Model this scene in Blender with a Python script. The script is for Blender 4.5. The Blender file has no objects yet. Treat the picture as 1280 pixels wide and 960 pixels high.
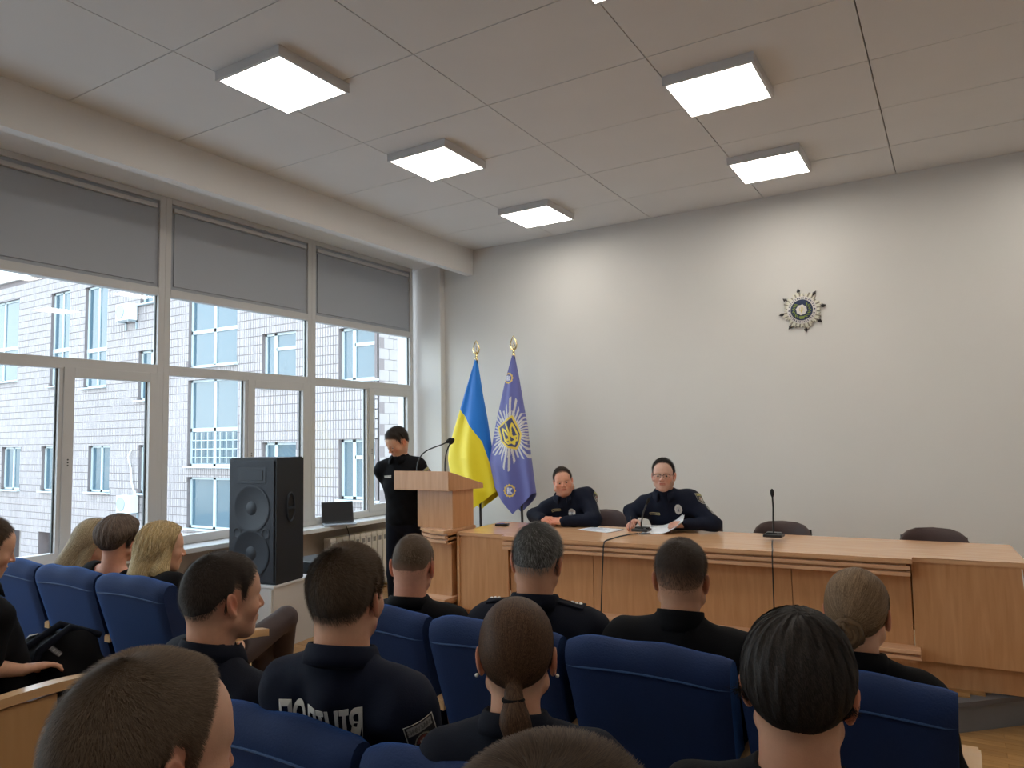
import bpy, bmesh, math, random
import numpy as np
from mathutils import Vector, Matrix, Quaternion
R = math.radians
random.seed(7); rng = np.random.default_rng(11)
SC = bpy.context.scene; COL = SC.collection

# ------------------------------------------------------------------ camera, world, exposure
EYE = 1.655                      # the photographer stands: eye height in metres
cam_data = bpy.data.cameras.new('camera'); cam = bpy.data.objects.new('camera', cam_data); COL.objects.link(cam)
cam_data.sensor_width = 36.0; cam_data.sensor_fit = 'HORIZONTAL'; cam_data.lens = 906.1 / 1280 * 36.0
cam_data.clip_start = 0.02; cam_data.clip_end = 300
cam.matrix_world = Matrix(((0.8524069, 0.05239147, 0.52024764, 0), (0.52260122, -0.05293507, -0.85093234, 0),
                           (-0.01704225, 0.99722265, -0.07250206, EYE), (0, 0, 0, 1)))
SC.camera = cam
SC.view_settings.view_transform = 'Standard'; SC.view_settings.look = 'None'
SC.view_settings.exposure = 0.06; SC.view_settings.gamma = 1.0; SC.view_settings.use_curve_mapping = False

world = bpy.data.worlds.new('sky'); SC.world = world; world.use_nodes = True
wn = world.node_tree.nodes; wl = world.node_tree.links
bg = wn['Background']; bg.inputs[1].default_value = 5.0
tc = wn.new('ShaderNodeTexCoord'); sep = wn.new('ShaderNodeSeparateXYZ'); wl.new(tc.outputs['Generated'], sep.inputs[0])
rmp = wn.new('ShaderNodeValToRGB'); wl.new(sep.outputs[2], rmp.inputs[0])
e = rmp.color_ramp.elements
e[0].position = 0.0; e[0].color = (0.30, 0.31, 0.31, 1)
e[1].position = 1.0; e[1].color = (0.36, 0.60, 0.95, 1)
x = e.new(0.02); x.color = (0.95, 0.98, 1.0, 1)
x = e.new(0.35); x.color = (0.62, 0.80, 1.0, 1)
nz = wn.new('ShaderNodeTexNoise'); nz.inputs['Scale'].default_value = 2.2; nz.inputs['Detail'].default_value = 6
wl.new(tc.outputs['Generated'], nz.inputs['Vector'])
cr = wn.new('ShaderNodeValToRGB'); cr.color_ramp.elements[0].position = .42; cr.color_ramp.elements[1].position = .62
wl.new(nz.outputs[0], cr.inputs[0])
mx = wn.new('ShaderNodeMixRGB'); mx.inputs[2].default_value = (0.93, 0.96, 1.0, 1)
wl.new(cr.outputs[0], mx.inputs[0]); wl.new(rmp.outputs[0], mx.inputs[1]); wl.new(mx.outputs[0], bg.inputs[0])
LAMP = 14.0                       # emission of the ceiling diffusers
WX, YW, CEIL = -5.75, 7.2, EYE + 2.28    # window wall, front wall, ceiling height
XR, YB = 3.6, -4.6

# ------------------------------------------------------------------ materials
MATS = {}
def nd(m): return m.node_tree.nodes, m.node_tree.links
def mat(name, col, rough=.6, metal=0., spec=.5, noise=0., nscale=8., bump=0., bscale=60., sheen=0., stretch=None, emis=None, coat=0., attr=None, sub=0.):
    if name in MATS: return MATS[name]
    m = bpy.data.materials.new(name); m.use_nodes = True; n, l = nd(m); b = n['Principled BSDF']
    c = tuple(col) + (1,)
    b.inputs['Base Color'].default_value = c; b.inputs['Roughness'].default_value = rough
    b.inputs['Metallic'].default_value = metal; b.inputs['Specular IOR Level'].default_value = spec
    if coat: b.inputs['Coat Weight'].default_value = coat; b.inputs['Coat Roughness'].default_value = .15
    if sheen: b.inputs['Sheen Weight'].default_value = sheen; b.inputs['Sheen Roughness'].default_value = .4; b.inputs['Sheen Tint'].default_value = tuple(min(1, .3 + 1.6 * v) for v in col) + (1,)
    if sub: b.inputs['Subsurface Weight'].default_value = sub; b.inputs['Subsurface Radius'].default_value = (1, .3, .15); b.inputs['Subsurface Scale'].default_value = .006
    t = n.new('ShaderNodeTexCoord'); mp = n.new('ShaderNodeMapping'); l.new(t.outputs['Object'], mp.inputs[0])
    if stretch: mp.inputs['Scale'].default_value = stretch
    src = None
    if attr:
        a = n.new('ShaderNodeAttribute'); a.attribute_name = attr; src = a.outputs['Color']
    if noise:
        z = n.new('ShaderNodeTexNoise'); z.inputs['Scale'].default_value = nscale; z.inputs['Detail'].default_value = 5
        l.new(mp.outputs[0], z.inputs['Vector'])
        mr = n.new('ShaderNodeMapRange'); mr.inputs[1].default_value = .25; mr.inputs[2].default_value = .75
        mr.inputs[3].default_value = 1 - noise; mr.inputs[4].default_value = 1 + noise; l.new(z.outputs[0], mr.inputs[0])
        hs = n.new('ShaderNodeVectorMath'); hs.operation = 'SCALE'
        if src: l.new(src, hs.inputs[0])
        else: hs.inputs[0].default_value = col
        l.new(mr.outputs[0], hs.inputs['Scale']); l.new(hs.outputs[0], b.inputs['Base Color'])
    elif src: l.new(src, b.inputs['Base Color'])
    if bump:
        z = n.new('ShaderNodeTexNoise'); z.inputs['Scale'].default_value = bscale; z.inputs['Detail'].default_value = 3
        l.new(mp.outputs[0], z.inputs['Vector'])
        bp = n.new('ShaderNodeBump'); bp.inputs['Strength'].default_value = bump; bp.inputs['Distance'].default_value = .004
        l.new(z.outputs[0], bp.inputs['Height']); l.new(bp.outputs[0], b.inputs['Normal'])
    if emis: b.inputs['Emission Color'].default_value = tuple(emis[:3]) + (1,); b.inputs['Emission Strength'].default_value = emis[3]
    MATS[name] = m; return m
def wood(name, c1, c2, scale=(3, 30, 30), rough=.35, coat=.15):
    if name in MATS: return MATS[name]
    m = mat(name, c1, rough, coat=coat); n, l = nd(m); b = n['Principled BSDF']
    t = n.new('ShaderNodeTexCoord'); mp = n.new('ShaderNodeMapping'); mp.inputs['Scale'].default_value = scale; l.new(t.outputs['Object'], mp.inputs[0])
    z = n.new('ShaderNodeTexNoise'); z.inputs['Scale'].default_value = 1.3; z.inputs['Detail'].default_value = 6; z.inputs['Distortion'].default_value = .6
    l.new(mp.outputs[0], z.inputs['Vector'])
    r = n.new('ShaderNodeValToRGB'); r.color_ramp.elements[0].position = .3; r.color_ramp.elements[1].position = .72
    r.color_ramp.elements[0].color = tuple(c2) + (1,); r.color_ramp.elements[1].color = tuple(c1) + (1,)
    l.new(z.outputs[0], r.inputs[0]); l.new(r.outputs[0], b.inputs['Base Color']); return m
def glass(name, tint=(1, 1, 1), dark=None):
    if name in MATS: return MATS[name]
    m = bpy.data.materials.new(name); m.use_nodes = True; n, l = nd(m); n.clear()
    o = n.new('ShaderNodeOutputMaterial'); mxs = n.new('ShaderNodeMixShader'); g = n.new('ShaderNodeBsdfGlossy'); g.inputs['Roughness'].default_value = .0
    if dark: t = n.new('ShaderNodeBsdfDiffuse'); t.inputs[0].default_value = tuple(dark) + (1,)
    else: t = n.new('ShaderNodeBsdfTransparent'); t.inputs[0].default_value = tuple(tint) + (1,)
    f = n.new('ShaderNodeFresnel'); f.inputs[0].default_value = 1.5 if not dark else 2.0
    if not dark:      # same reflectance from both faces of the pane
        gm = n.new('ShaderNodeNewGeometry'); mr = n.new('ShaderNodeMapRange'); mr.inputs[3].default_value = 1.5; mr.inputs[4].default_value = 1 / 1.5
        l.new(gm.outputs['Backfacing'], mr.inputs[0]); l.new(mr.outputs[0], f.inputs[0])
    l.new(f.outputs[0], mxs.inputs[0]); l.new(t.outputs[0], mxs.inputs[1]); l.new(g.outputs[0], mxs.inputs[2]); l.new(mxs.outputs[0], o.inputs[0])
    MATS[name] = m; return m

# ------------------------------------------------------------------ object helpers
def tag(o, label=None, cat=None, group=None, kind=None):
    if label: o['label'] = label
    if cat: o['category'] = cat
    if group: o['group'] = group
    if kind: o['kind'] = kind
    return o
def empty(name, loc=(0, 0, 0), rz=0., label=None, cat=None, group=None, kind=None):
    o = bpy.data.objects.new(name, None); COL.objects.link(o); o.location = loc; o.rotation_euler = (0, 0, rz); o.empty_display_size = .1
    return tag(o, label, cat, group, kind)
def link(name, me, parent=None):
    o = bpy.data.objects.new(name, me); COL.objects.link(o)
    if parent is not None: o.parent = parent
    return o
def children(o): return [c for c in bpy.data.objects if c.parent == o]
def copy_tree(o, parent=None):
    c = o.copy(); COL.objects.link(c); c.parent = parent
    for ch in children(o): copy_tree(ch, c)
    return c
class MB:
    "collects shapes in one bmesh"
    def __init__(s): s.bm = bmesh.new()
    def box(s, x0, x1, y0, y1, z0, z1, bev=0., M=None):
        r = bmesh.ops.create_cube(s.bm, size=1); vs = r['verts']
        for v in vs:
            v.co = Vector((x0 + (v.co.x + .5) * (x1 - x0), y0 + (v.co.y + .5) * (y1 - y0), z0 + (v.co.z + .5) * (z1 - z0)))
        if bev:
            es = list({e for v in vs for e in v.link_edges})
            rb = bmesh.ops.bevel(s.bm, geom=es, offset=bev, segments=2, affect='EDGES', profile=.6)
            vs = rb['verts'] if M is not None else vs
            if M is not None: vs = list({v for f in rb['faces'] for v in f.verts} | set(vs))
        if M is not None:
            for v in vs: v.co = M @ v.co
        return s
    def tube(s, pts, r, seg=8, cap=True):
        pts = [Vector(p) for p in pts]; n = len(pts); rs = r if hasattr(r, '__len__') else [r] * n
        rings = []; up = None
        for i, p in enumerate(pts):
            d = (pts[min(i + 1, n - 1)] - pts[max(i - 1, 0)]).normalized()
            if up is None: up = Vector((0, 0, 1)) if abs(d.z) < .9 else Vector((1, 0, 0))
            a = d.cross(up).normalized(); up = a.cross(d).normalized()
            rings.append([s.bm.verts.new(p + (a * math.cos(t) + up * math.sin(t)) * rs[i]) for t in (2 * math.pi * k / seg for k in range(seg))])
        for i in range(n - 1):
            for k in range(seg):
                s.bm.faces.new((rings[i][k], rings[i][(k + 1) % seg], rings[i + 1][(k + 1) % seg], rings[i + 1][k]))
        if cap: s.bm.faces.new(rings[0][::-1]); s.bm.faces.new(rings[-1])
        return s
    def lathe(s, prof, c=(0, 0, 0), seg=16, axis='z', M=None):
        rings = []
        for r, z in prof:
            ring = []
            for k in range(seg):
                t = 2 * math.pi * k / seg; p = Vector((r * math.cos(t), r * math.sin(t), z))
                if axis == 'y': p = Vector((p.x, p.z, p.y))
                if axis == 'x': p = Vector((p.z, p.x, p.y))
                p += Vector(c)
                ring.append(s.bm.verts.new(M @ p if M is not None else p))
            rings.append(ring)
        for i in range(len(rings) - 1):
            for k in range(seg): s.bm.faces.new((rings[i][k], rings[i][(k + 1) % seg], rings[i + 1][(k + 1) % seg], rings[i + 1][k]))
        if prof[0][0] > 1e-5: s.bm.faces.new(rings[0][::-1])
        if prof[-1][0] > 1e-5: s.bm.faces.new(rings[-1])
        return s
    def ball(s, c, r, u=14, v=10, M=None):
        rr = r if hasattr(r, '__len__') else (r, r, r)
        q = bmesh.ops.create_uvsphere(s.bm, u_segments=u, v_segments=v, radius=1)
        for w in q['verts']:
            p = Vector((w.co.x * rr[0] , w.co.y * rr[1], w.co.z * rr[2])) + Vector(c)
            w.co = M @ p if M is not None else p
        return s
    def prism(s, poly, z0, z1, plane='xy', bev=0.):
        def P(a, b, h): return {'xy': (a, b, h), 'xz': (a, h, b), 'yz': (h, a, b)}[plane]
        lo = [s.bm.verts.new(P(a, b, z0)) for a, b in poly]; hi = [s.bm.verts.new(P(a, b, z1)) for a, b in poly]
        n = len(poly); fs = [s.bm.faces.new(lo[::-1]), s.bm.faces.new(hi)]
        for k in range(n): fs.append(s.bm.faces.new((lo[k], lo[(k + 1) % n], hi[(k + 1) % n], hi[k])))
        if bev:
            es = [e for f in fs[:2] for e in f.edges]
            bmesh.ops.bevel(s.bm, geom=es, offset=bev, segments=2, affect='EDGES')
        return s
    def build(s, name, m, parent=None, smooth=None, loc=None):
        bmesh.ops.recalc_face_normals(s.bm, faces=s.bm.faces)
        me = bpy.data.meshes.new(name); s.bm.to_mesh(me); s.bm.free()
        for mm in (m if isinstance(m, (list, tuple)) else [m]): me.materials.append(mm)
        if smooth:
            me.polygons.foreach_set('use_smooth', [True] * len(me.polygons))
            try: me.set_sharp_from_angle(angle=R(smooth))
            except Exception: pass
        o = link(name, me, parent)
        if loc: o.location = loc
        return o
def npmesh(name, V, F, m, parent=None, smooth=True, color=None, cname='tone'):
    me = bpy.data.meshes.new(name); V = np.asarray(V, np.float32); 
    tri = isinstance(F, np.ndarray)
    if tri:
        k = F.shape[1]; me.vertices.add(len(V)); me.vertices.foreach_set('co', V.ravel())
        me.loops.add(F.size); me.loops.foreach_set('vertex_index', F.astype(np.int32).ravel())
        me.polygons.add(len(F)); me.polygons.foreach_set('loop_start', np.arange(0, F.size, k, dtype=np.int32))
        me.update(calc_edges=True)
    else: me.from_pydata([tuple(v) for v in V], [], F)
    me.polygons.foreach_set('use_smooth', [bool(smooth)] * len(me.polygons))
    if color is not None:
        a = me.color_attributes.new(cname, 'FLOAT_COLOR', 'POINT'); c = np.ones((len(V), 4), np.float32); c[:, :3] = color; a.data.foreach_set('color', c.ravel())
    for mm in (m if isinstance(m, (list, tuple)) else [m]): me.materials.append(mm)
    me.validate(); me.update(); return link(name, me, parent)
def text_mesh(txt, size, ext=.0, bold=0.):
    cu = bpy.data.curves.new('lettering', 'FONT'); cu.body = txt; cu.size = size; cu.align_x = 'CENTER'; cu.align_y = 'CENTER'; cu.extrude = ext; cu.offset = bold; cu.resolution_u = 3
    o = bpy.data.objects.new('lettering', cu); COL.objects.link(o)
    dg = bpy.context.evaluated_depsgraph_get(); dg.update(); me = bpy.data.meshes.new_from_object(o.evaluated_get(dg)); bpy.data.objects.remove(o); bpy.data.curves.remove(cu)
    return me
def text_on(name, txt, size, m, M, parent=None, bold=0., fn=None, ext=.0006):
    me = text_mesh(txt, size, ext, bold)
    if fn:
        for v in me.vertices: v.co = fn(v.co)
    else: me.transform(M)
    me.materials.clear(); me.materials.append(m); return link(name, me, parent)
# ------------------------------------------------------------------ room shell
m_wall = mat('wall_paint', (.70, .69, .67), .85, noise=.02, nscale=1.5, bump=.05, bscale=300)
m_ceil = mat('ceiling_paint', (.72, .72, .72), .9, noise=.02, nscale=2)
m_back = mat('joint_backing', (.22, .21, .2), .9)  # dark backing that shows in the joints between ceiling panels
m_beam = mat('beam_paint', (.76, .75, .74), .8, noise=.02, nscale=2)
m_pvc = mat('window_plastic', (.58, .58, .58), .45)
m_panel = mat('grey_panel', (.40, .43, .48), .8, noise=.02, nscale=1)
m_low = mat('apron_paint', (.52, .45, .38), .8, noise=.03, nscale=3)
m_sill = mat('sill_white', (.72, .74, .76), .3)
m_gask = mat('gasket', (.05, .06, .06), .6)
m_park = wood('parquet', (.50, .29, .115), (.36, .19, .065), (2.5, 22, 10), .3, .3)
m_park2 = wood('parquet_dark', (.42, .235, .085), (.30, .15, .05), (2.5, 22, 10), .3, .3)

def struct(o): o['kind'] = 'structure'; return o
# floor: a slab with herringbone-like parquet strips as real pieces where they can be seen
fl = struct(MB().box(WX - .3, XR, YB, YW, -.12, -.012).build('floor', mat('floor_base', (.2, .1, .04), .6)))
strip = {}
for key, (lx, ly, mm) in {0: (.42, .07, m_park), 1: (.42, .07, m_park2)}.items():
    strip[key] = MB().box(-lx / 2 + .001, lx / 2 - .001, -ly / 2 + .001, ly / 2 - .001, -.012, 0).bm
strip_me = []
for key, mm in ((0, m_park), (1, m_park2)):
    me = bpy.data.meshes.new('parquet_strip'); strip[key].to_mesh(me); me.materials.append(mm); strip_me.append(me)
def plank(x, y, rz, parent, k, z=0.):
    o = link('parquet_strip', strip_me[k], parent); o.location = (x, y, z); o.rotation_euler = (0, 0, rz); return o
# seen pieces: right of the seats, one by one; elsewhere joined
cnt = 0; joined = [MB(), MB()]
for i in range(0, 23):
    for j in range(0, 173):
        x = WX + .21 + i * .42; y = YB + .035 + j * .07
        off = .21 if j % 2 else 0
        if x + off > XR - .2: continue
        near = (-.1 < x + off < 1.05 and 2.3 < y < 5.0) 
        k = int(rng.integers(2))
        if near: plank(x + off, y, 0, fl, k); cnt += 1
        else: joined[k].box(x + off - .209, x + off + .209, y - .034, y + .034, -.012, 0)
for k, mm in ((0, m_park), (1, m_park2)):
    joined[k].build('parquet_strip', mm, fl)['kind'] = 'stuff'
# front wall, right wall, rear wall
wf = struct(MB().box(WX - .3, XR + .2, YW, YW + .2, -.12, CEIL + .15).build('wall_front', m_wall))
struct(MB().box(XR, XR + .2, YB - .2, YW, -.12, CEIL + .15).build('wall_right', m_wall))
struct(MB().box(WX - .3, XR + .2, YB - .2, YB, -.12, CEIL + .15).build('wall_back', m_wall))
struct(MB().box(WX - .02, -5.37, 7.11, YW, 0, EYE + 2.13).build('trim_1', m_wall))          # pilaster beside the last window
# ceiling with panels
BX = -4.93
ce = struct(MB().box(BX - .1, XR + .2, YB, YW, CEIL + .02, CEIL + .15).build('ceiling', m_back))
xs = [BX + .0] + [-3.79 + 1.148 * k for k in range(7)]; xs[-1] = XR
ys = [YW] + [6.45 - .797 * k for k in range(14)]; ys[-1] = YB
pm = {}
for i in range(len(xs) - 1):
    for j in range(len(ys) - 1):
        w = xs[i + 1] - xs[i]; d = ys[j] - ys[j + 1]; key = (round(w, 3), round(d, 3))
        if key not in pm:
            b = MB().box(-w / 2 + .0035, w / 2 - .0035, -d / 2 + .0035, d / 2 - .0035, 0, .02, .0015).bm
            me = bpy.data.meshes.new('ceiling_panel'); b.to_mesh(me); me.materials.append(m_ceil); pm[key] = me
        o = link('ceiling_panel', pm[key], ce); o.location = ((xs[i] + xs[i + 1]) / 2, (ys[j] + ys[j + 1]) / 2, CEIL - rng.random() * .002)
# bulkhead beam and the soffit behind it
struct(MB().box(BX - .09, BX, YB, YW, EYE + 1.97, CEIL + .05).build('trim_2', m_beam))
struct(MB().box(WX - .02, BX - .09, YB, YW, EYE + 2.13, EYE + 2.2).build('trim_3', m_beam))

# window wall: apron below, frames above
ZS = EYE - .88; HEAD0, HEAD1 = EYE + 1.255, EYE + 2.13
struct(MB().box(WX - .3, WX - .02, YB, YW, -.12, ZS - .03).build('wall_left', m_low))
struct(MB().box(WX - .3, WX - .14, 7.1, YW, ZS - .03, CEIL + .1).box(WX - .3, WX + 0.0, YB, YW, HEAD1, CEIL + .1).build('wall_left_upper', m_wall))
struct(MB().box(WX - .06, WX + .25, YB, 7.11, ZS - .045, ZS - .003, .006).build('trim_4', m_sill))      # window sill board
g_clear = glass('window_glass', (.93, .97, .97))
PIT = 1.675; muls = [7.045 - PIT * k for k in range(8)]      # mullion centres 7.045, 5.37, 3.695, 2.02 ...
muls = [7.045, 5.375, 3.705, 2.03, .355, -1.32, -2.995, -4.55]
def fr(b, y0, y1, z0, z1, d=.07, x=WX): b.box(x - d, x, y0, y1, z0, z1, .004)
for w in range(7):
    y1, y0 = muls[w], muls[w + 1]; hm = .055
    root = empty('window_%d' % (w + 1), (0, 0, 0)); root['kind'] = 'structure'
    b = MB(); T0, T1 = EYE + .575, EYE + .66
    # outer frame
    fr(b, y0, y0 + hm, ZS, HEAD1); fr(b, y1 - hm, y1, ZS, HEAD1)
    fr(b, y0 + hm, y1 - hm, ZS, ZS + .075); fr(b, y0 + hm, y1 - hm, T0, T1); fr(b, y0 + hm, y1 - hm, HEAD0, HEAD0 + .07); fr(b, y0 + hm, y1 - hm, HEAD1 - .05, HEAD1)
    yc = y0 + .865
    fr(b, yc - .03, yc + .03, ZS + .075, T0)
    b.build('window_frame', m_pvc, root)
    # opening sash on the far side
    s = MB(); a0, a1 = yc + .0, y1 - hm + .008; sx = WX + .012; sw = .078
    zz0, zz1 = ZS + .055, T0 + .012
    for q in ((a0, a0 + sw, zz0, zz1), (a1 - sw, a1, zz0, zz1), (a0 + sw, a1 - sw, zz0, zz0 + sw), (a0 + sw, a1 - sw, zz1 - sw, zz1)): fr(s, *q, d=.06, x=sx)
    so = s.build('sash', m_pvc, root)
    MB().box(sx, sx + .012, a0 + .02, a0 + .05, EYE - .2, EYE - .05, .004).tube([(sx + .012, a0 + .035, EYE - .17), (sx + .045, a0 + .035, EYE - .17), (sx + .045, a0 + .035, EYE - .06)], .009).build('window_handle', m_pvc, so) if w < 0 else None
    kh = MB()
    for dz in (0, .022, .044): kh.lathe([(.006, 0), (.006, .003)], (sx, a0 + .04, EYE - .16 + dz), 8, 'x')
    kh.build('screw_hole', m_gask, so)
    # dark gasket strips beside the glass
    g = MB()
    g.box(WX - .045, WX - .03, yc - .04, yc - .03, ZS + .075, T0).box(WX - .045, WX - .03, a1 - sw - .01, a1 - sw, zz0 + sw, zz1 - sw).box(WX - .045, WX - .03, y1 - hm - .008, y1 - hm, T1, HEAD0)
    g.build('gasket', m_gask, root)
    for (p0, p1, q0, q1) in ((y0 + hm, yc - .03, ZS + .075, T0), (a0 + sw, a1 - sw, zz0 + sw, zz1 - sw), (y0 + hm, y1 - hm, T1, HEAD0)):
        pn = MB().box(WX - .052, WX - .046, p0, p1, q0, q1).build('pane', g_clear, root)
    MB().box(WX - .05, WX - .02, y0 + hm, y1 - hm, HEAD0 + .07, HEAD1 - .05).box(WX - .022, WX - .008, y0 + hm + .03, y1 - hm - .04, HEAD0 + .1, HEAD1 - .13, .004).build('transom_panel', m_panel, root)
    MB().box(WX - .02, WX + .012, y0 + hm + .015, y1 - hm - .03, HEAD1 - .12, HEAD1 - .085, .005).build('blind_rail', m_pvc, root)

# ceiling lights
m_lf = mat('lamp_frame', (.62, .62, .63), .5)
m_ld = mat('lamp_diffuser', (.9, .88, .82), .4, emis=(1.0, .935, .83, LAMP))
lamps = []
h = 2.28
LW = {(-1.535, 1.33): 'square ceiling light at upper left, nearest the window side', (-1.535, 2.025): 'square ceiling light, middle one of the left row of three',
      (-1.55, 2.77): 'small far square ceiling light nearest the front wall in the left row', (-.53, 2.03): 'large square ceiling light at upper right',
      (-.54, 2.74): 'square ceiling light nearest the front wall in the right row'}
def ceiling_light(x, y, label):
    t = empty('ceiling_light', (x, y, CEIL), 0, label, 'light', 'square surface ceiling lights')
    a = .285; fz = -.062
    MB().box(-a, a, -a, -a + .018, fz, 0).box(-a, a, a - .018, a, fz, 0).box(-a, -a + .018, -a + .018, a - .018, fz, 0).box(a - .018, a, -a + .018, a - .018, fz, 0).build('frame', m_lf, t)
    MB().box(-a + .018, a - .018, -a + .018, a - .018, fz + .004, fz + .012).build('diffuser', m_ld, t)
for (lx, ly), lab in LW.items(): ceiling_light(lx * h, ly * h, lab)
rest = [(-.53, 1.33, 'square ceiling light above the top edge, nearer than the large upper right one'), (.48, 2.74, 'square ceiling light right of the picture beside the front wall'), (.48, 2.03, 'square ceiling light right of the picture above the right end of the table')]
rest += [(-1.535, .0, 'added unseen square fill light behind the camera on the window side'), (-.53, .0, 'added unseen square fill light behind the camera in the middle row'), (.48, .0, 'added unseen square fill light behind the camera away from the windows')]  # added row of lamps out of view, there to warm the foreground
for lx, ly, lab in rest: ceiling_light(lx * h, ly * h, lab)

# ------------------------------------------------------------------ building across the yard
YF = 15.0
m_tile = mat('facade_tile', (.33, .30, .295), .6, noise=.10, nscale=1.3)
m_tj = mat('facade_joint', (.20, .17, .17), .9)
m_fp = mat('facade_plain', (.5, .45, .42), .8, noise=.05, nscale=.8)
m_wf = mat('far_window_frame', (.55, .62, .64), .5)
g_far = glass('far_glass', dark=(.07, .13, .17))
holes = {'A': (-36.4, -33.46, 2.69, 6.18, 't'), 'B': (-30.85, -29.46, 2.31, 6.07, 't'), 'C': (-28.34, -26.8, 2.12, 6.0, 't'), 'D': (-24.76, -23.5, 1.51, 3.27, 'n'),
         'E': (-24.7, -23.5, 4.95, 7.2, 'n'), 'F': (-34.55, -32.99, -1.84, -.08, 'n'), 'G': (-31.26, -29.87, -1.83, -.07, 'n'), 'H': (-27.88, -26.44, -1.78, -.07, 'n'),
         'I': (-24.64, -23.38, -1.75, -.07, 'n'), 'J': (-21.9, -19.4, 2.48, 5.4, 's'), 'K': (-21.87, -19.34, -.79, 2.06, 'g'), 'L': (-21.85, -19.32, -2.81, -1.15, 's1'),
         'M': (-18.2, -16.71, 1.66, 3.30, 'm'), 'N': (-18.16, -16.69, -1.65, -.05, 'm'), 'O': (-14.94, -13.5, 1.65, 3.17, 'm'), 'P': (-14.94, -13.5, -1.67, .0, 'm'),
         'Q': (-34.4, -32.73, -6.2, -3.48, 'd'), 'S': (-31.34, -30.0, -6.2, -3.44, 'd'), 'T': (-27.9, -26.4, -5.2, -3.5, 'n'), 'U': (-18.2, -16.7, -5.0, -3.4, 'm'), 'V': (-14.94, -13.5, -5.0, -3.4, 'm')}
bld = empty('office_building', (-24, YF, -5), 0, 'pale pinkish tiled office building seen across the yard through the windows', 'building')
def loc(x, y, z): return (x + 24, y - YF, z + EYE + 5)
OX, OY, OZ = 24, -YF, EYE + 5
def wall_holes(b, x0, x1, z0, z1, rects, y, dep):
    X = sorted({x0, x1} | {v for r in rects for v in r[:2] if x0 < v < x1}); Z = sorted({z0, z1} | {v for r in rects for v in r[2:4] if z0 < v < z1})
    for i in range(len(X) - 1):
        for j in range(len(Z) - 1):
            cx, cz = (X[i] + X[i + 1]) / 2, (Z[j] + Z[j + 1]) / 2
            if any(r[0] < cx < r[1] and r[2] < cz < r[3] for r in rects): continue
            b.box(X[i] + OX, X[i + 1] + OX, y + OY, y + dep + OY, Z[j] + OZ, Z[j + 1] + OZ)
rects = list(holes.values())
b = MB(); wall_holes(b, -44, -13.43, -EYE - 5.6, 6.96, rects, YF, .35); b.build('facade_wall', m_tj, bld)
MB().box(-13.6 + OX, -13.45 + OX, YF + OY, YF + 14 + OY, -EYE - 5.6 + OZ, 6.95 + OZ).box(-44 + OX, -13.5 + OX, YF + .35 + OY, YF + 14 + OY, 6.6 + OZ, 6.95 + OZ).box(-44 + OX, -43.8 + OX, YF + .35 + OY, YF + 14 + OY, -EYE - 5.6 + OZ, 6.95 + OZ).build('side_wall', m_tj, bld)
MB().box(-44.1 + OX, -13.3 + OX, YF - .12 + OY, YF + 14 + OY, 6.95 + OZ, 7.0 + OZ).build('roof_edge', m_fp, bld)
def facade_tiles(x0, x1, z0, z1, tw, th, y):
    V = []; F = []; nx = int((x1 - x0) / tw); nz_ = int((z1 - z0) / th); g = .010
    R_ = np.array([r[:4] for r in rects])
    for j in range(nz_):
        for i in range(nx):
            a0, a1 = x0 + i * tw + g, x0 + (i + 1) * tw - g; c0, c1 = z0 + j * th + g, z0 + (j + 1) * th - g
            ov = R_[(R_[:, 0] < a1) & (R_[:, 1] > a0) & (R_[:, 2] < c1) & (R_[:, 3] > c0)]
            if len(ov):
                r = ov[0]
                if r[0] <= a0 and r[1] >= a1 and r[2] <= c0 and r[3] >= c1: continue
                if r[2] > c0 + .02 and r[2] < c1: c1 = r[2]
                elif r[3] < c1 - .02 and r[3] > c0: c0 = r[3]
                elif r[0] > a0 + .01 and r[0] < a1: a1 = r[0]
                elif r[1] < a1 - .01 and r[1] > a0: a0 = r[1]
                else: continue
            d = y - .011 - rng.random() * .003; n = len(V); e = .003
            V += [(a0, y, c0), (a1, y, c0), (a1, y, c1), (a0, y, c1), (a0 + e, d, c0 + e), (a1 - e, d, c0 + e), (a1 - e, d, c1 - e), (a0 + e, d, c1 - e)]
            F += [(n + 4, n + 5, n + 6, n + 7), (n, n + 1, n + 5, n + 4), (n + 1, n + 2, n + 6, n + 5), (n + 2, n + 3, n + 7, n + 6), (n + 3, n, n + 4, n + 7)]
    V = np.array(V) + np.array([OX, OY, OZ]); tone = np.repeat(.85 + .15 * rng.random(len(V) // 8), 8)[:, None] * np.array([[.415, .375, .375]])
    o = npmesh('wall_tile', V, np.array(F), mat('facade_tile_tone', (.7, .6, .6), .55, attr='tone', noise=.07, nscale=.35), bld, False, tone); o['kind'] = 'stuff'
facade_tiles(-39, -13.43, -6.2, 6.95, .105, .27, YF)
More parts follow.
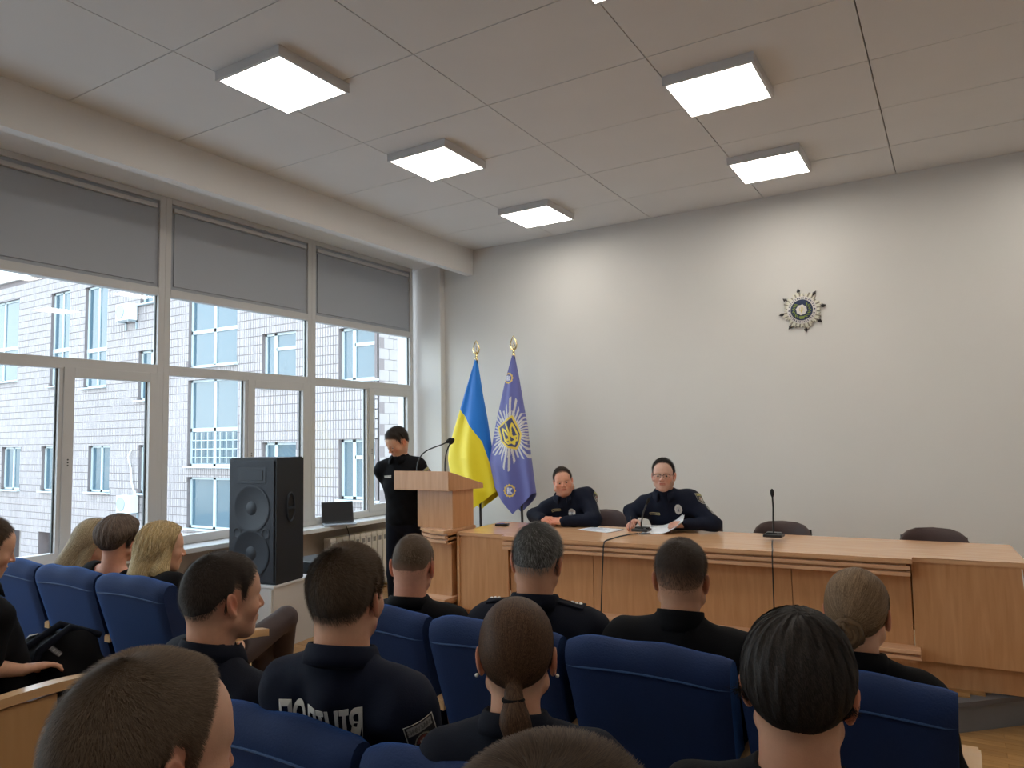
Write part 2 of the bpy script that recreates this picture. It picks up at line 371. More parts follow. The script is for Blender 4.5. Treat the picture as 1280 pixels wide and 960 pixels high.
# the return face at the corner carries bigger slabs, each one a piece
slab = MB().box(0, .022, .006, .394, .006, .294, .003).bm; sme = bpy.data.meshes.new('wall_slab'); slab.to_mesh(sme); sme.materials.append(m_tile)
for j in range(24):
    for i in range(6):
        o = link('wall_slab', sme, bld); o.location = (-13.455 + .005 + OX, YF + i * .4 + (.2 if j % 2 else 0) + OY, -3.2 + .3 * j + OZ)
for k, (x0, x1, z0, z1, t) in holes.items():
    yy = YF + .16 + OY; a0, a1, c0, c1 = x0 + OX, x1 + OX, z0 + OZ, z1 + OZ
    if t == 'd':
        MB().box(a0, a1, yy + .6, yy + .7, c0, c1).box(a0 + .1, a0 + .45, yy + .5, yy + .6, c0, c1).build('passage', m_fp, bld); continue
    f = MB(); fw = .075
    for q in ((a0, a0 + fw, c0, c1), (a1 - fw, a1, c0, c1), (a0, a1, c0, c0 + fw), (a0, a1, c1 - fw, c1)): f.box(q[0], q[1], yy - .05, yy + .03, q[2], q[3])
    mid = (a0 + a1) / 2
    if t in ('n',): f.box(mid - .05, mid + .05, yy - .05, yy + .03, c0, c1)
    if t == 't': f.box(mid - .05, mid + .05, yy - .05, yy + .03, c0, c1).box(a0, a1, yy - .06, yy + .03, c0 + 1.35, c0 + 1.5)
    if t == 'm': f.box(a0 + .42, a0 + .54, yy - .05, yy + .03, c0, c1).box(a0 + .5, a1, yy - .05, yy + .03, c1 - .55, c1 - .45)
    if t in ('s', 'g'): f.box(mid - .06, mid + .06, yy - .05, yy + .03, c0, c1).box(a0, a1, yy - .05, yy + .03, c0 + 1.13, c0 + 1.25)
    if t == 's1': f.box(mid - .06, mid + .06, yy - .05, yy + .03, c0, c1)
    fo = f.build('window', m_wf, bld)
    MB().box(a0 + .02, a1 - .02, yy - .012, yy, c0 + .02, c1 - .02).build('pane', g_far, fo)
    MB().box(a0 - .06, a1 + .06, YF + OY - .14, yy, c0 - .05, c0).build('window_ledge', m_wf, fo)
    if t == 'g':
        gr = MB()
        for q in range(1, 8):
            if q != 4: gr.box(a0 + q * (a1 - a0) / 8 - .012, a0 + q * (a1 - a0) / 8 + .012, yy - .09, yy - .07, c0 + .1, c0 + 1.1)
        for q in range(1, 4): gr.box(a0 + .1, a1 - .1, yy - .09, yy - .07, c0 + q * .28 - .012, c0 + q * .28 + .012)
        gr.build('window_grille', m_wf, fo)
def ac(x0, z0, lab):
    t = empty('air_conditioner', (x0 + .4, YF - .22, z0 + EYE), 0, lab, 'air conditioner')
    MB().box(-.42, .42, -.17, .15, 0, .6, .02).build('casing', mat('ac_white', (.75, .80, .82), .5), t)
    f = MB(); f.lathe([(.23, 0), (.25, -.02), (.23, -.03), (.21, -.02)], (-.12, -.17, .31), 24, 'y')
    for q in range(6): f.tube([(-.12, -.178, .31), (-.12 + .2 * math.cos(q), -.178, .31 + .2 * math.sin(q))], .012, 5)
    f.build('fan_grille', mat('ac_grey', (.35, .42, .46), .5), t)
    MB().box(-.35, -.3, -.15, .2, -.05, 0).box(.3, .35, -.15, .2, -.05, 0).box(-.35, -.3, .15, .2, -.3, 0).box(.3, .35, .15, .2, -.3, 0).build('bracket', mat('ac_grey', (.3, .3, .3)), t)
ac(-25.6, 4.38, 'white air conditioner unit high on the facade across the yard')
ac(-25.3, -2.42, 'white air conditioner unit low on the facade under a hanging cable')
tag(MB().tube([(-25.0, YF - .07, EYE - .25), (-25.15, YF - .09, EYE - .5), (-25.0, YF - .06, EYE - .9), (-24.9, YF - .08, EYE - 1.4), (-24.6, YF - .1, EYE - 1.85)], .028, 6).build('cable', mat('cable_white', (.8, .8, .78))), 'loose white cable hanging down the tiled facade above the low air conditioner', 'cable')
MB().box(-60, WX - .4, -30, 60, -5.2, -5.05).build('ground', mat('asphalt', (.30, .30, .30), .9, noise=.1))['kind'] = 'structure'
# ------------------------------------------------------------------ platform, table, podium
PF = EYE - 1.48                    # platform top, 0.175 m
m_beech = wood('beech_veneer', (.62, .335, .165), (.52, .26, .11), (26, 26, 2.2), .34, .25)
m_beecht = wood('beech_top', (.72, .44, .25), (.62, .34, .175), (2.2, 30, 30), .25, .4)
m_edge = wood('beech_edge', (.72, .44, .27), (.64, .36, .20), (3, 20, 30), .3, .3)
m_grey = mat('platform_grey', (.17, .17, .18), .75, noise=.08, nscale=5)
m_greyl = mat('platform_lip', (.11, .11, .12), .6)
m_black = mat('black_plastic', (.012, .013, .015), .4)
poly = [(-3.94, 4.72), (-.07, 4.72), (1.55, 6.28), (1.55, YW - .03), (-3.94, YW - .03)]
st = empty('stage_platform', (-1.5, 5.5, 0), 0, 'low grey edged stage platform with parquet top under the long table', 'platform')
def shp(pl, dx, dy): return [(a + dx, b + dy) for a, b in pl]
pl2 = [(-3.92, 4.74), (-.078, 4.74), (1.53, 6.3), (1.53, YW - .03), (-3.92, YW - .03)]
MB().prism(shp(pl2, 1.5, -5.5), 0, PF - .035).build('riser', m_grey, st)
MB().prism(shp(poly, 1.5, -5.5), PF - .035, PF - .008).build('lip', m_greyl, st)
for j in range(36):
    y = 4.76 + .0 + j * .07
    if y > YW - .05: break
    xr = -.07 + (y - 4.72) * 1.62 / 1.56 - .06 if y < 6.2 else 1.5
    n = int((xr + 3.9) / .42) + 1
    for i in range(n):
        a = -3.9 + i * .42 - (.21 if j % 2 else 0); bb = min(a + .418, xr); a = max(a, -3.9)
        if bb - a < .05: continue
        key = int(rng.integers(2))
        o = MB().box(-(bb - a) / 2, (bb - a) / 2, .001, .068, -.008, 0).build('parquet_strip', (m_park, m_park2)[key], st) if -.9 < a < 1.2 and y < 5.4 else None
        if o: o.location = ((a + bb) / 2 + 1.5, y - 5.5, PF)
        else:
            if 'pj' not in globals(): pj = MB()
            pj.box(a + 1.5, bb + 1.5, y - 5.5, y - 5.5 + .068, PF - .008, PF)
pj.build('parquet_strip', m_park, st)['kind'] = 'stuff'

TA = R(3.3)
tb = empty('presidium_table', (-3.40, 4.69, PF), TA, 'long light beech table on the platform with layered front ledges', 'table')
TL, TD, TH = 3.70, .74, .74
MB().prism([(0, 0), (.44, 0), (.44, -.085), (3.14, -.085), (3.14, 0), (TL, 0), (TL, TD), (0, TD)], TH - .028, TH, bev=.003).build('tabletop', m_beecht, tb)
zl = TH - .028
for k in range(2):
    b = MB(); off = .0; z1 = zl - .014 - k * .036; z0 = z1 - .022
    b.box(.45, 3.13, -.078, .05, z0, z1, .003).build('ledge_strip', m_edge, tb)
MB().box(.47, 3.11, -.05, .04, zl - .075, zl, 0).build('ledge_core', m_beech, tb)
for k in range(2): MB().box(.45, 3.16, -.085 + .01 * k, .05, .205 - k * .036, .227 - k * .036, .003).build('lower_ledge_strip', m_edge, tb)
MB().box(.47, 3.13, -.055, .05, .15, .2).build('lower_ledge_core', m_beech, tb)
px_ = [.455, 1.13, 1.80, 2.47, 3.13]
for k in range(4): MB().box(px_[k] + .002, px_[k + 1] - .002, .035, .055, .19, zl, .0015).build('front_panel', m_beech, tb)
MB().box(.012, .453, .008, .03, .15, zl, .0015).build('front_panel', m_beech, tb)
MB().box(3.135, TL - .012, .008, .03, .15, zl, .0015).build('front_panel', m_beech, tb)
MB().box(0.05, TL - .02, .07, .09, 0, .19, .0).build('plinth', m_beech, tb)
for xx in (0, TL - .022): MB().box(xx, xx + .022, .0, TD - .03, 0.0 if xx else 0, zl).build('side_panel', m_beech, tb)
for xx in (1.2, 2.45): MB().box(xx, xx + .022, .06, TD - .1, 0, zl).build('divider', m_beech, tb)
MB().box(.03, TL - .03, .32, .338, .25, zl).build('modesty_panel', m_beech, tb)

pd = empty('podium', (-3.62, 4.85, 0), 0, 'light beech speaking podium with sloped reading box left of the long table', 'podium')
X0 = 3.62; Y0 = -4.85
def P3(x, y, z): return (x + X0, y + Y0, z + EYE)
b = MB(); x0, x1, y0, y1 = -3.965 + X0, -3.41 + X0, 4.6 + Y0, 5.09 + Y0
v = [b.bm.verts.new(p) for p in ((x0, y0, -.416 + EYE), (x1, y0, -.416 + EYE), (x1, y1, -.425 + EYE), (x0, y1, -.425 + EYE), (x0, y0, -.262 + EYE), (x1, y0, -.262 + EYE), (x1, y1, -.385 + EYE), (x0, y1, -.385 + EYE))]
for q in ((3, 2, 1, 0), (4, 5, 6, 7), (0, 1, 5, 4), (1, 2, 6, 5), (2, 3, 7, 6), (3, 0, 4, 7)): b.bm.faces.new([v[i] for i in q])
bmesh.ops.bevel(b.bm, geom=b.bm.edges[:], offset=.003, segments=1, affect='EDGES')
b.build('reading_box', m_beech, pd)
MB().box(-3.80 + X0, -3.445 + X0, 4.70 + Y0, 4.99 + Y0, EYE - .72, EYE - .417, .002).build('column', m_beech, pd)
def round_shelf(grow=0.):
    pts = []
    for k in range(13):
        t = R(180 + 90 * k / 12); pts.append((-3.43 + X0 + (.46 + grow) * math.cos(t), 4.98 + Y0 + (.42 + grow) * math.sin(t)))
    return [(-3.43 + X0, 5.0 + Y0)] + [(-3.43 + X0 - .46 - grow, 5.0 + Y0)] + pts
MB().prism(round_shelf(), EYE - .745, EYE - .72, bev=.003).build('shelf', m_beecht, pd)
for k in range(2): MB().prism(round_shelf(-.012 * (k + 1)), EYE - .782 - .036 * k, EYE - .760 - .036 * k, bev=.003).build('ledge_strip', m_edge, pd)
MB().prism(round_shelf(-.05), EYE - .83, EYE - .745).build('ledge_core', m_beech, pd)
MB().box(-3.78 + X0, -3.46 + X0, 4.70 + Y0, 4.99 + Y0, EYE - 1.26, EYE - .80, .002).build('body', m_beech, pd)
for k in range(2): MB().prism(round_shelf(-.005 * k), EYE - 1.27 - .04 * k, EYE - 1.245 - .04 * k, bev=.003).build('lower_ledge_strip', m_edge, pd)
MB().prism(round_shelf(-.05), PF, EYE - 1.27).build('plinth', m_beech, pd)

def gooseneck(name, pts, head, lab, base=None, rad=.0055, ball=.019, cat='microphone', extra=None):
    o0 = Vector(pts[0]); t = empty(name, o0, 0, lab, cat); L = [Vector(p) - o0 for p in pts]
    MB().tube(L, rad, 8).build('gooseneck', m_black, t, 60)
    d = (L[-1] - L[-2]).normalized(); q = d.to_track_quat('Z', 'Y').to_matrix().to_4x4(); q.translation = L[-1]
    MB().lathe([(.004, -.02), (ball * .55, -.012), (ball * .9, .002), (ball, .018), (ball * .8, .034), (ball * .3, .043), (0, .044)], seg=14, M=q).build('windscreen', mat('foam', (.01, .01, .01), 1.), t, 60)
    if base: base(t)
    return t
def bez(p, n=14):
    p = [Vector(q) for q in p]; out = []
    for i in range(n + 1):
        t = i / n; w = list(p)
        while len(w) > 1: w = [w[k].lerp(w[k + 1], t) for k in range(len(w) - 1)]
        out.append(w[0])
    return out
def podz(y): return EYE - .262 - (y - 4.6) * .251
gb = lambda t: MB().lathe([(.016, 0), (.016, .008), (.007, .02)]).build('mount', m_black, t, 40)
gooseneck('gooseneck_microphone', bez([(-3.79, 4.68, podz(4.68)), (-3.80, 4.70, EYE - .10), (-3.72, 4.72, EYE - .09), (-3.575, 4.74, EYE - .065), (-3.53, 4.76, EYE - .03)]), 0, 'gooseneck microphone on the podium leaning right from its left side', gb)
gooseneck('gooseneck_microphone', bez([(-3.545, 4.74, podz(4.74)), (-3.555, 4.74, EYE - .16), (-3.53, 4.74, EYE - .09), (-3.50, 4.76, EYE - .04)]), 0, 'shorter upright gooseneck microphone at the right side of the podium', gb)
def desk_base(t):
    MB().box(-.062, .062, -.05, .055, 0, .02, .006).box(-.05, .05, -.01, .05, .018, .03, .006).build('base', m_black, t)
    MB().lathe([(.004, .02), (.008, .024), (.008, .027), (0, .028)], (.035, -.025, 0), 10).build('button', mat('grey_button', (.2, .2, .22)), t)
TT = PF + TH
gooseneck('desk_microphone', [Vector((-1.11, 5.22, TT)) + Vector(p) for p in ((0, 0, .025), (0, .0, .12), (.004, 0, .22), (.004, -.01, .31))], 0, 'black desk microphone standing alone on the right half of the long table', desk_base, .006, .013)
MBs = gooseneck('desk_microphone', [Vector((-2.05, 5.17, TT)) + Vector(p) for p in ((-.0, 0, .02), (-.0, .0, .08), (.02, .0, .16), (.06, -.02, .235))], 0, 'black desk microphone in front of the officer with glasses', desk_base, .006, .011)
def cable(pts, r, lab, m=m_black, n=26): return tag(MB().tube(bez(pts, n) if n else pts, r, 6).build('cable', m), lab, 'cable')
fy = 4.76
cable([(-2.06, 5.12, TT + .008), (-2.10, 5.04, TT + .008), (-2.125, 4.92, TT + .007), (-2.13, 4.80, TT + .007), (-2.125, 4.692, TT + .008), (-2.125, 4.668, TT + .003), (-2.128, 4.657, TT - .02), (-2.14, 4.654, TT - .2), (-2.155, 4.652, TT - .45), (-2.17, 4.645, .18), (-2.175, 4.63, .01)], .005, 'black cable looping over the table edge from the microphone of the officer with glasses', m_black, 0)
cable([(-1.11, 5.17, TT + .006), (-1.065, 4.95, TT + .006), (-1.02, 4.750, TT + .007), (-1.018, 4.727, TT + .002), (-1.018, 4.719, TT - .02), (-1.02, 4.717, TT - .4), (-1.02, 4.710, .18), (-1.02, 4.66, .006)], .004, 'black cable hanging straight down the table front from the lone desk microphone', m_black, 0)
cable([(.262, 4.885, TT - .03), (.268, 4.88, TT - .2), (.29, 4.88, PF + .4), (.30, 4.87, PF + .03)], .003, 'thin white cable hanging at the right end of the long table', mat('cable_white', (.8, .8, .78)))
m_paper = mat('paper', (.82, .86, .92), .7)
def sheet(name, x, y, rz, w, d, z, lab, group=None, n=1, curl=0.):
    t = empty(name, (x, y, z), rz, lab, 'paper', group)
    for k in range(n):
        V = []; F = []
        for j in range(7):
            for i in range(7):
                u, v2 = i / 6 - .5, j / 6 - .5; V.append((u * w, v2 * d, .001 + k * .0025 + curl * (max(0, u + .1) ** 2 + .6 * max(0, v2) ** 2)))
        for j in range(6):
            for i in range(6): q = j * 7 + i; F.append((q, q + 1, q + 8, q + 7))
        o = npmesh('sheet', V, F, m_paper, t); o.rotation_euler.z = k * .12
        sm = o.modifiers.new('thickness', 'SOLIDIFY'); sm.thickness = .0006; sm.offset = 1
    return t
p = sheet('printed_papers', -2.42, 5.25, R(-15), .30, .21, TT, 'printed white papers lying flat between the two seated officers', n=2)
b = MB()
for k in range(7): b.box(-.12, .02 + .08 * (k % 2), -.08 + k * .022, -.074 + k * .022, .0045, .005)
b.build('print', mat('print_blue', (.25, .32, .5), .8), p)
sheet('folded_papers', -1.93, 5.30, R(10), .30, .2, TT, 'curled white papers under the left hand of the officer with glasses', n=2, curl=.25)
t = empty('smartphone', (-3.28, 5.17, TT), R(20), 'small black phone lying at the left end of the long table', 'phone')
MB().box(-.055, .055, -.032, .032, 0, .018, .005).build('body', m_black, t); MB().box(-.05, .05, -.027, .027, .018, .019).build('screen', mat('dark_glass', (.02, .02, .025), .1), t)
# pen in the hand of the officer is built with him

# leather chairs behind the table
m_lea = mat('brown_leather', (.055, .030, .028), .42, bump=.25, bscale=120)
m_chr = mat('dark_metal', (.03, .03, .03), .35, metal=.7)
def leather_chair(x, y, rz, lab):
    t = empty('leather_chair', (x, y, PF), rz, lab, 'chair', 'brown leather chairs behind the table')
    V = []; F = []; nu, nv = 14, 12     # back cushion: superellipse, curved around the sitter
    for s_ in (1, -1):
        for j in range(nv + 1):
            for i in range(nu + 1):
                u, v2 = i / nu * 2 - 1, j / nv * 2 - 1
                a = math.copysign(abs(math.sin(u * math.pi / 2)), u); c = math.copysign(abs(math.sin(v2 * math.pi / 2)), v2)
                ex = (1 - abs(c) ** 3.2) ** (1 / 3.2) if abs(c) < 1 else 0
                xx = a * .215 * max(ex, .0); zz = .63 + c * .18
                th = .022 * math.sqrt(max(0, 1 - max(abs(a), abs(c)) ** 4)); yy = .215 - .05 * (xx / .2) ** 2 + (zz - .45) * .12
                V.append((xx, yy + s_ * th, zz))
    n1 = (nu + 1) * (nv + 1)
    for j in range(nv):
        for i in range(nu):
            q = j * (nu + 1) + i; F.append((q, q + 1, q + nu + 2, q + nu + 1)); q += n1; F.append((q + nu + 1, q + nu + 2, q + 1, q))
    npmesh('backrest', V, F, m_lea, t)
    MB().box(-.22, .22, -.22, .2, .41, .475, .025).build('seat', m_lea, t, 60)
    MB().box(-.2, .2, -.2, .18, .385, .41).build('seat_frame', m_chr, t)
    for sx in (-1, 1):
        MB().tube([(sx * .2, -.19, .40), (sx * .215, -.215, 0)], .011).build('leg', m_chr, t)
        MB().tube([(sx * .19, .26, .75), (sx * .2, .21, .45), (sx * .2, .2, .40), (sx * .215, .26, 0)], .011).build('leg', m_chr, t)
    return t
leather_chair(-1.155, 5.55, R(2), 'empty brown leather chair behind the lone desk microphone')
leather_chair(-.165, 5.55, R(3), 'empty brown leather chair at the right end of the long table')
leather_chair(-2.72, 5.86, R(8), 'brown leather chair holding the heavier officer at the left')
leather_chair(-1.90, 5.86, R(2), 'brown leather chair holding the officer with glasses')

# ------------------------------------------------------------------ flags
m_gold = mat('gold', (.85, .72, .42), .25, metal=1.)
m_pole = mat('pole_black', (.02, .02, .022), .4)
m_pw = wood('pole_wood', (.45, .25, .12), (.3, .16, .07))
def interp(z, tab):
    t = sorted(tab); return np.interp(z, [a for a, _ in t], [c for _, c in t])
def flag(name, x, y, lean, left, right, ztop, zbot_fn, paint, lab, trident):
    "cloth hanging in folds from a slightly leaning pole; left/right are x(z) outlines"
    t = empty(name, (x, y, 0), 0, lab, 'flag')
    MB().tube([(0, 0, .02), (lean * .4, 0, 1.4)], .014, 10).build('pole', m_pole, t, 40)
    MB().tube([(lean * .4, 0, 1.4), (lean, 0, ztop + EYE + .02)], .012, 10).build('pole_top', m_pole, t, 40)
    MB().lathe([(.16, 0), (.16, .02), (.05, .035), (.02, .05), (.018, .12)], seg=24).build('base', m_pole, t, 40)
    f = MB(); fz = ztop + EYE + .02
    f.lathe([(.018, -.03), (.018, .0), (.011, .01), (.016, .02), (.011, .03)], (lean, 0, fz), 12)
    pts = [(0, .03), (.030, .06), (.040, .095), (.033, .13), (.012, .17), (.0, .195)]
    for s_ in (-1, 1): f.tube([(lean + s_ * a, 0, fz + c) for a, c in pts], [.009, .010, .009, .008, .006, .003], 6)
    if trident: f.tube([(lean, 0, fz + .03), (lean, 0, fz + .13)], [.006, .003], 6); f.ball((lean, 0, fz + .06), .013, 8, 6)
    else: f.tube([(lean, 0, fz + .03), (lean, 0, fz + .12)], .004, 6); f.tube([(lean - .02, 0, fz + .1), (lean, 0, fz + .06), (lean + .02, 0, fz + .1)], .004, 6); f.ball((lean, 0, fz + .065), (.012, .008, .016), 8, 6)
    f.build('finial', m_gold, t, 50)
    NU, NZ = 150, 380; U = np.linspace(0, 1, NU); T = np.linspace(0, 1, NZ)
    TT_, UU = np.meshgrid(T, U, indexing='ij')
    # parametrise: each column u runs from the top to its own bottom
    zb = zbot_fn(UU); Zw = ztop + (zb - ztop) * TT_
    xl, xr = interp(Zw, left), interp(Zw, right); X = xl + (xr - xl) * UU
    w = np.maximum(xr - xl, .02); s = 2 * UU - 1; open_ = np.clip((ztop - Zw) / 1.2, 0, 1)
    fold = np.sin(UU * 9.0 + 2.2 * TT_ + (1 if trident else 2.3)) * .022 * open_ + np.sin(UU * 17 - 3 * TT_) * .007 * open_
    D = .16 * w * np.sqrt(np.clip(1 - s ** 4, 0, 1)) + .004
    V = []; F = []
    Vf = np.stack([X - x, -D - fold - .01, Zw + EYE], -1).reshape(-1, 3); Vb = np.stack([X - x, D - fold + .01, Zw + EYE], -1).reshape(-1, 3)
    idx = np.arange(NZ * NU).reshape(NZ, NU); q = np.stack([idx[:-1, :-1], idx[1:, :-1], idx[1:, 1:], idx[:-1, 1:]], -1).reshape(-1, 4); n = NZ * NU
    c = paint(X.ravel(), Zw.ravel(), UU.ravel())
    e1 = np.stack([idx[:-1, 0], idx[:-1, 0] + n, idx[1:, 0] + n, idx[1:, 0]], -1); e2 = np.stack([idx[1:, -1], idx[1:, -1] + n, idx[:-1, -1] + n, idx[:-1, -1]], -1)
    npmesh('cloth', np.vstack([Vf, Vb]), np.vstack([q, q[:, ::-1] + n, e1, e2]), mat('flag_cloth', (.5, .5, .5), .55, attr='tone', sheen=.2), t, True, np.vstack([c, c]))
    return t
L1 = [(.843, -4.52), (.68, -4.58), (.483, -4.651), (.329, -4.707), (.064, -4.807), (-.115, -4.865), (-.226, -4.886), (-.338, -4.87), (-.8, -4.80)]
R1 = [(.843, -4.497), (.451, -4.437), (.187, -4.388), (-.118, -4.34), (-.35, -4.30), (-.589, -4.247), (-.8, -4.25)]
def paint1(X, Z, U):
    bx = np.interp(Z, [-.35, -.05, .329], [-4.30, -4.40, -4.707], left=-4.28, right=-4.9)
    blue = (X > bx) | (Z > .34)
    c = np.where(blue[:, None], np.array([[.0, .17, .62]]), np.array([[.88, .70, .01]])); c[Z < -.4] = (.88, .70, .01); return c
flag('flag', -4.47, 6.62, -.035, L1, R1, .86, lambda u: np.interp(u, [0, .5, 1], [-.60, -.80, -.585]), paint1, 'blue and yellow flag hanging beside the podium', True)
L2 = [(.86, -4.035), (.758, -4.069), (.567, -4.131), (.354, -4.191), (.161, -4.246), (-.118, -4.316), (-.291, -4.35), (-.504, -4.258 - .04), (-.81, -4.25)]
R2 = [(.86, -4.012), (.823, -4.005), (.601, -3.964), (.322, -3.916), (.11, -3.876), (-.163, -3.84), (-.371, -3.809), (-.578, -3.777), (-.81, -3.77)]
def seg_d(X, Z, pts):
    d = np.full(X.shape, 9.)
    for (a, b_), (c_, e_) in zip(pts[:-1], pts[1:]):
        vx, vz = c_ - a, e_ - b_; t = np.clip(((X - a) * vx + (Z - b_) * vz) / (vx * vx + vz * vz + 1e-9), 0, 1)
        d = np.minimum(d, np.hypot(X - a - t * vx, Z - b_ - t * vz))
    return d
def inpoly(X, Z, P):
    r = np.zeros(X.shape, bool); n = len(P)
    for i in range(n):
        (a, b_), (c_, e_) = P[i], P[(i + 1) % n]; k = ((b_ > Z) != (e_ > Z)) & (X < (c_ - a) * (Z - b_) / (e_ - b_ + 1e-12) + a); r ^= k
    return r
def paint2(X, Z, U):
    c = np.tile(np.array([[.125, .135, .40]]), (len(X), 1))
    cx, cz = -4.035, .03; th = np.arctan2(Z - cz, X - cx); r = np.hypot((X - cx) * 1.15, (Z - cz) * .80)
    k = th * 36 / (2 * np.pi); ph = np.abs((k % 1) - .5) * 2; rmax = .27 + .05 * np.cos(th * 8 + .6)
    ray = (r < rmax) & (ph > .32 + .3 * (r / .3)); c[ray] = (.62, .60, .58)
    c[(r < rmax * .62) & (np.hypot(X - cx, Z - cz) > .0) & (ph > .18)] = (.66, .64, .62)
    # tilted shield
    M = np.array([[math.cos(R(-24)), -math.sin(R(-24))], [math.sin(R(-24)), math.cos(R(-24))]])
    sx = (X - cx + .0); sz = (Z - cz); x2 = M[0, 0] * sx + M[0, 1] * sz; z2 = M[1, 0] * sx + M[1, 1] * sz; x2 = x2 * 1.05
    sh = [(-.115, .125), (.10, .16), (.115, -.05), (.06, -.13), (.0, -.17), (-.07, -.12), (-.125, -.03)]
    ins = inpoly(x2, z2, sh); d = seg_d(x2, z2, sh + [sh[0]])
    c[ins] = (.05, .06, .17); c[d < .011] = (.80, .60, .08)
    tr = [[(-.07, .09), (-.075, -.05), (-.02, -.05), (-.01, .0)], [(0, .115), (0, -.0), (-.03, -.07), (0, -.12), (.03, -.07), (0, 0)], [(.07, .09), (.075, -.05), (.02, -.05), (.01, 0)], [(-.075, -.05), (-.05, -.09), (0, -.09), (.05, -.09), (.075, -.05)], [(-.07, .09), (-.035, .05), (-.02, -.0)], [(.07, .09), (.035, .05), (.02, 0)]]
    for q in tr: c[(seg_d(x2, z2, q) < .010) & ins] = (.86, .68, .08)
    for (ex, ez, rr) in ((-4.070, .625, .058), (-4.035, -.565, .066)):
        rd = np.hypot((X - ex), (Z - ez)); an = np.arctan2(Z - ez, X - ex)
        c[(rd < rr * (1.0 + .07 * np.cos(12 * an))) & (rd > rr * .74)] = (.80, .55, .10); c[rd < rr * .74] = (.10, .12, .33)
        for q in ([(-.35, -.4), (-.35, .4)], [(-.12, .4), (-.12, -.4)], [(.4, .35), (.15, .3), (.12, -.3), (.4, -.35)], [(-.35, .4), (-.12, .4)], [(-.35, 0), (-.12, 0)]):
            c[(seg_d(X, Z, [(ex + a * rr, ez + e_ * rr) for a, e_ in q]) < .0055)] = (.75, .76, .85)
    return c
flag('flag', -3.93, 6.62, -.09, L2, R2, .87, lambda u: np.interp(u, [0, .5, 1], [-.50, -.81, -.59]), paint2, 'violet blue flag with silver starburst and gold trident shield', False)

# ------------------------------------------------------------------ wall badge
em = empty('wall_emblem', (-1.184, YW, EYE + 1.139), R(0), 'round silver star badge with dark studs mounted high on the front wall', 'emblem')
m_sil = mat('badge_silver', (.78, .76, .66), .45); m_nav = mat('badge_navy', (.015, .03, .09), .4); m_grn = mat('badge_green', (.22, .30, .06), .5); m_wht = mat('badge_white', (.75, .72, .70), .5); m_stud = mat('badge_stud', (.035, .03, .035), .3, metal=.3)
b = MB(); b2 = MB(); N = 72
for k in range(N):
    a = 2 * math.pi * k / N + R(9); rr = (.152 + .025 * abs(math.cos(4 * (a - R(31.5))))) * (1 if k % 2 else .93)
    q = Matrix.Rotation(a, 4, 'Y'); (b if k % 3 else b2).box(.06, rr, -.022 - .004 * (k % 2), 0, -.0058, .0058, .0015, M=q)
b.build('ray', m_sil, em)['kind'] = 'stuff'; b2.build('ray', mat('badge_grey', (.35, .33, .27), .4, metal=.3), em)['kind'] = 'stuff'  # rays in two tones, silver and a darker grey
MB().lathe([(0, 0), (.130, 0), (.130, -.030), (.118, -.034), (.100, -.034), (.098, -.030), (0, -.030)], seg=48, axis='y').build('ring', m_wht, em, 40)
MB().lathe([(.0975, -.0301), (.0975, -.038), (.092, -.038), (0, -.036)], seg=48, axis='y').build('disc', m_nav, em, 40)
for k in range(8):
    a = 2 * math.pi * k / 8 + R(98); q = Matrix.Translation((.185 * math.cos(a), 0, .185 * math.sin(a))) @ Matrix.Rotation(-a, 4, 'Y')
    b = MB(); v = [b.bm.verts.new(q @ Vector(p)) for p in ((-.030, -.014, 0), (0, -.014, .017), (.030, -.014, 0), (0, -.014, -.017), (0, -.038, 0), (0, 0, 0))]
    for i in range(4): b.bm.faces.new((v[i], v[(i + 1) % 4], v[4])); b.bm.faces.new((v[(i + 1) % 4], v[i], v[5]))
    b.build('stud', m_stud, em)
for s_ in (-1, 1):
    for k in range(7):
        a = R(-60 + 18 * k); q = Matrix.Translation((s_ * .072 * math.cos(a), -.040, .072 * math.sin(a))) @ Matrix.Rotation(-s_ * a + (math.pi if s_ < 0 else 0) + R(50), 4, 'Y')
        MB().ball((0, 0, 0), (.006, .003, .017), 8, 6, M=q).build('leaf', m_grn, em)
MB().prism([(-.02, -.085), (.02, -.085), (.024, -.06), (-.024, -.06)], -.044, -.037, 'xz').build('scroll', m_grn, em)
sh = []
for k in range(16): a = 2 * math.pi * k / 16 + R(11); rr = .052 if k % 2 else .043; sh.append((rr * math.cos(a), rr * math.sin(a)))
MB().prism(sh, -.050, -.036, 'xz', bev=.002).build('inner_shield', m_wht, em)
b = MB()
for q in ([(-.014, .02), (-.016, -.01), (-.004, -.012), (0, -.03)], [(0, .026), (0, -.03)], [(.014, .02), (.016, -.01), (.004, -.012), (0, -.03)]): b.tube([(a, -.052, c) for a, c in q], .0022, 5)
b.build('trident', mat('badge_gold', (.7, .6, .2), .4, metal=.4), em)
b = MB()
for k in range(40):
    a = 2 * math.pi * k / 40; 
    if abs(math.sin(a)) < .2: continue
    q = Matrix.Rotation(a, 4, 'Y'); b.box(.106, .120, -.036, -.033, -.002 - .002 * (k % 3), .003, M=q)
b.build('ring_lettering', m_nav, em)['kind'] = 'stuff'
b = MB(); 
for s_ in (-1, 1): b.ball((s_ * .113, -.034, 0), .007, 8, 6)
b.build('ring_dot', m_nav, em)

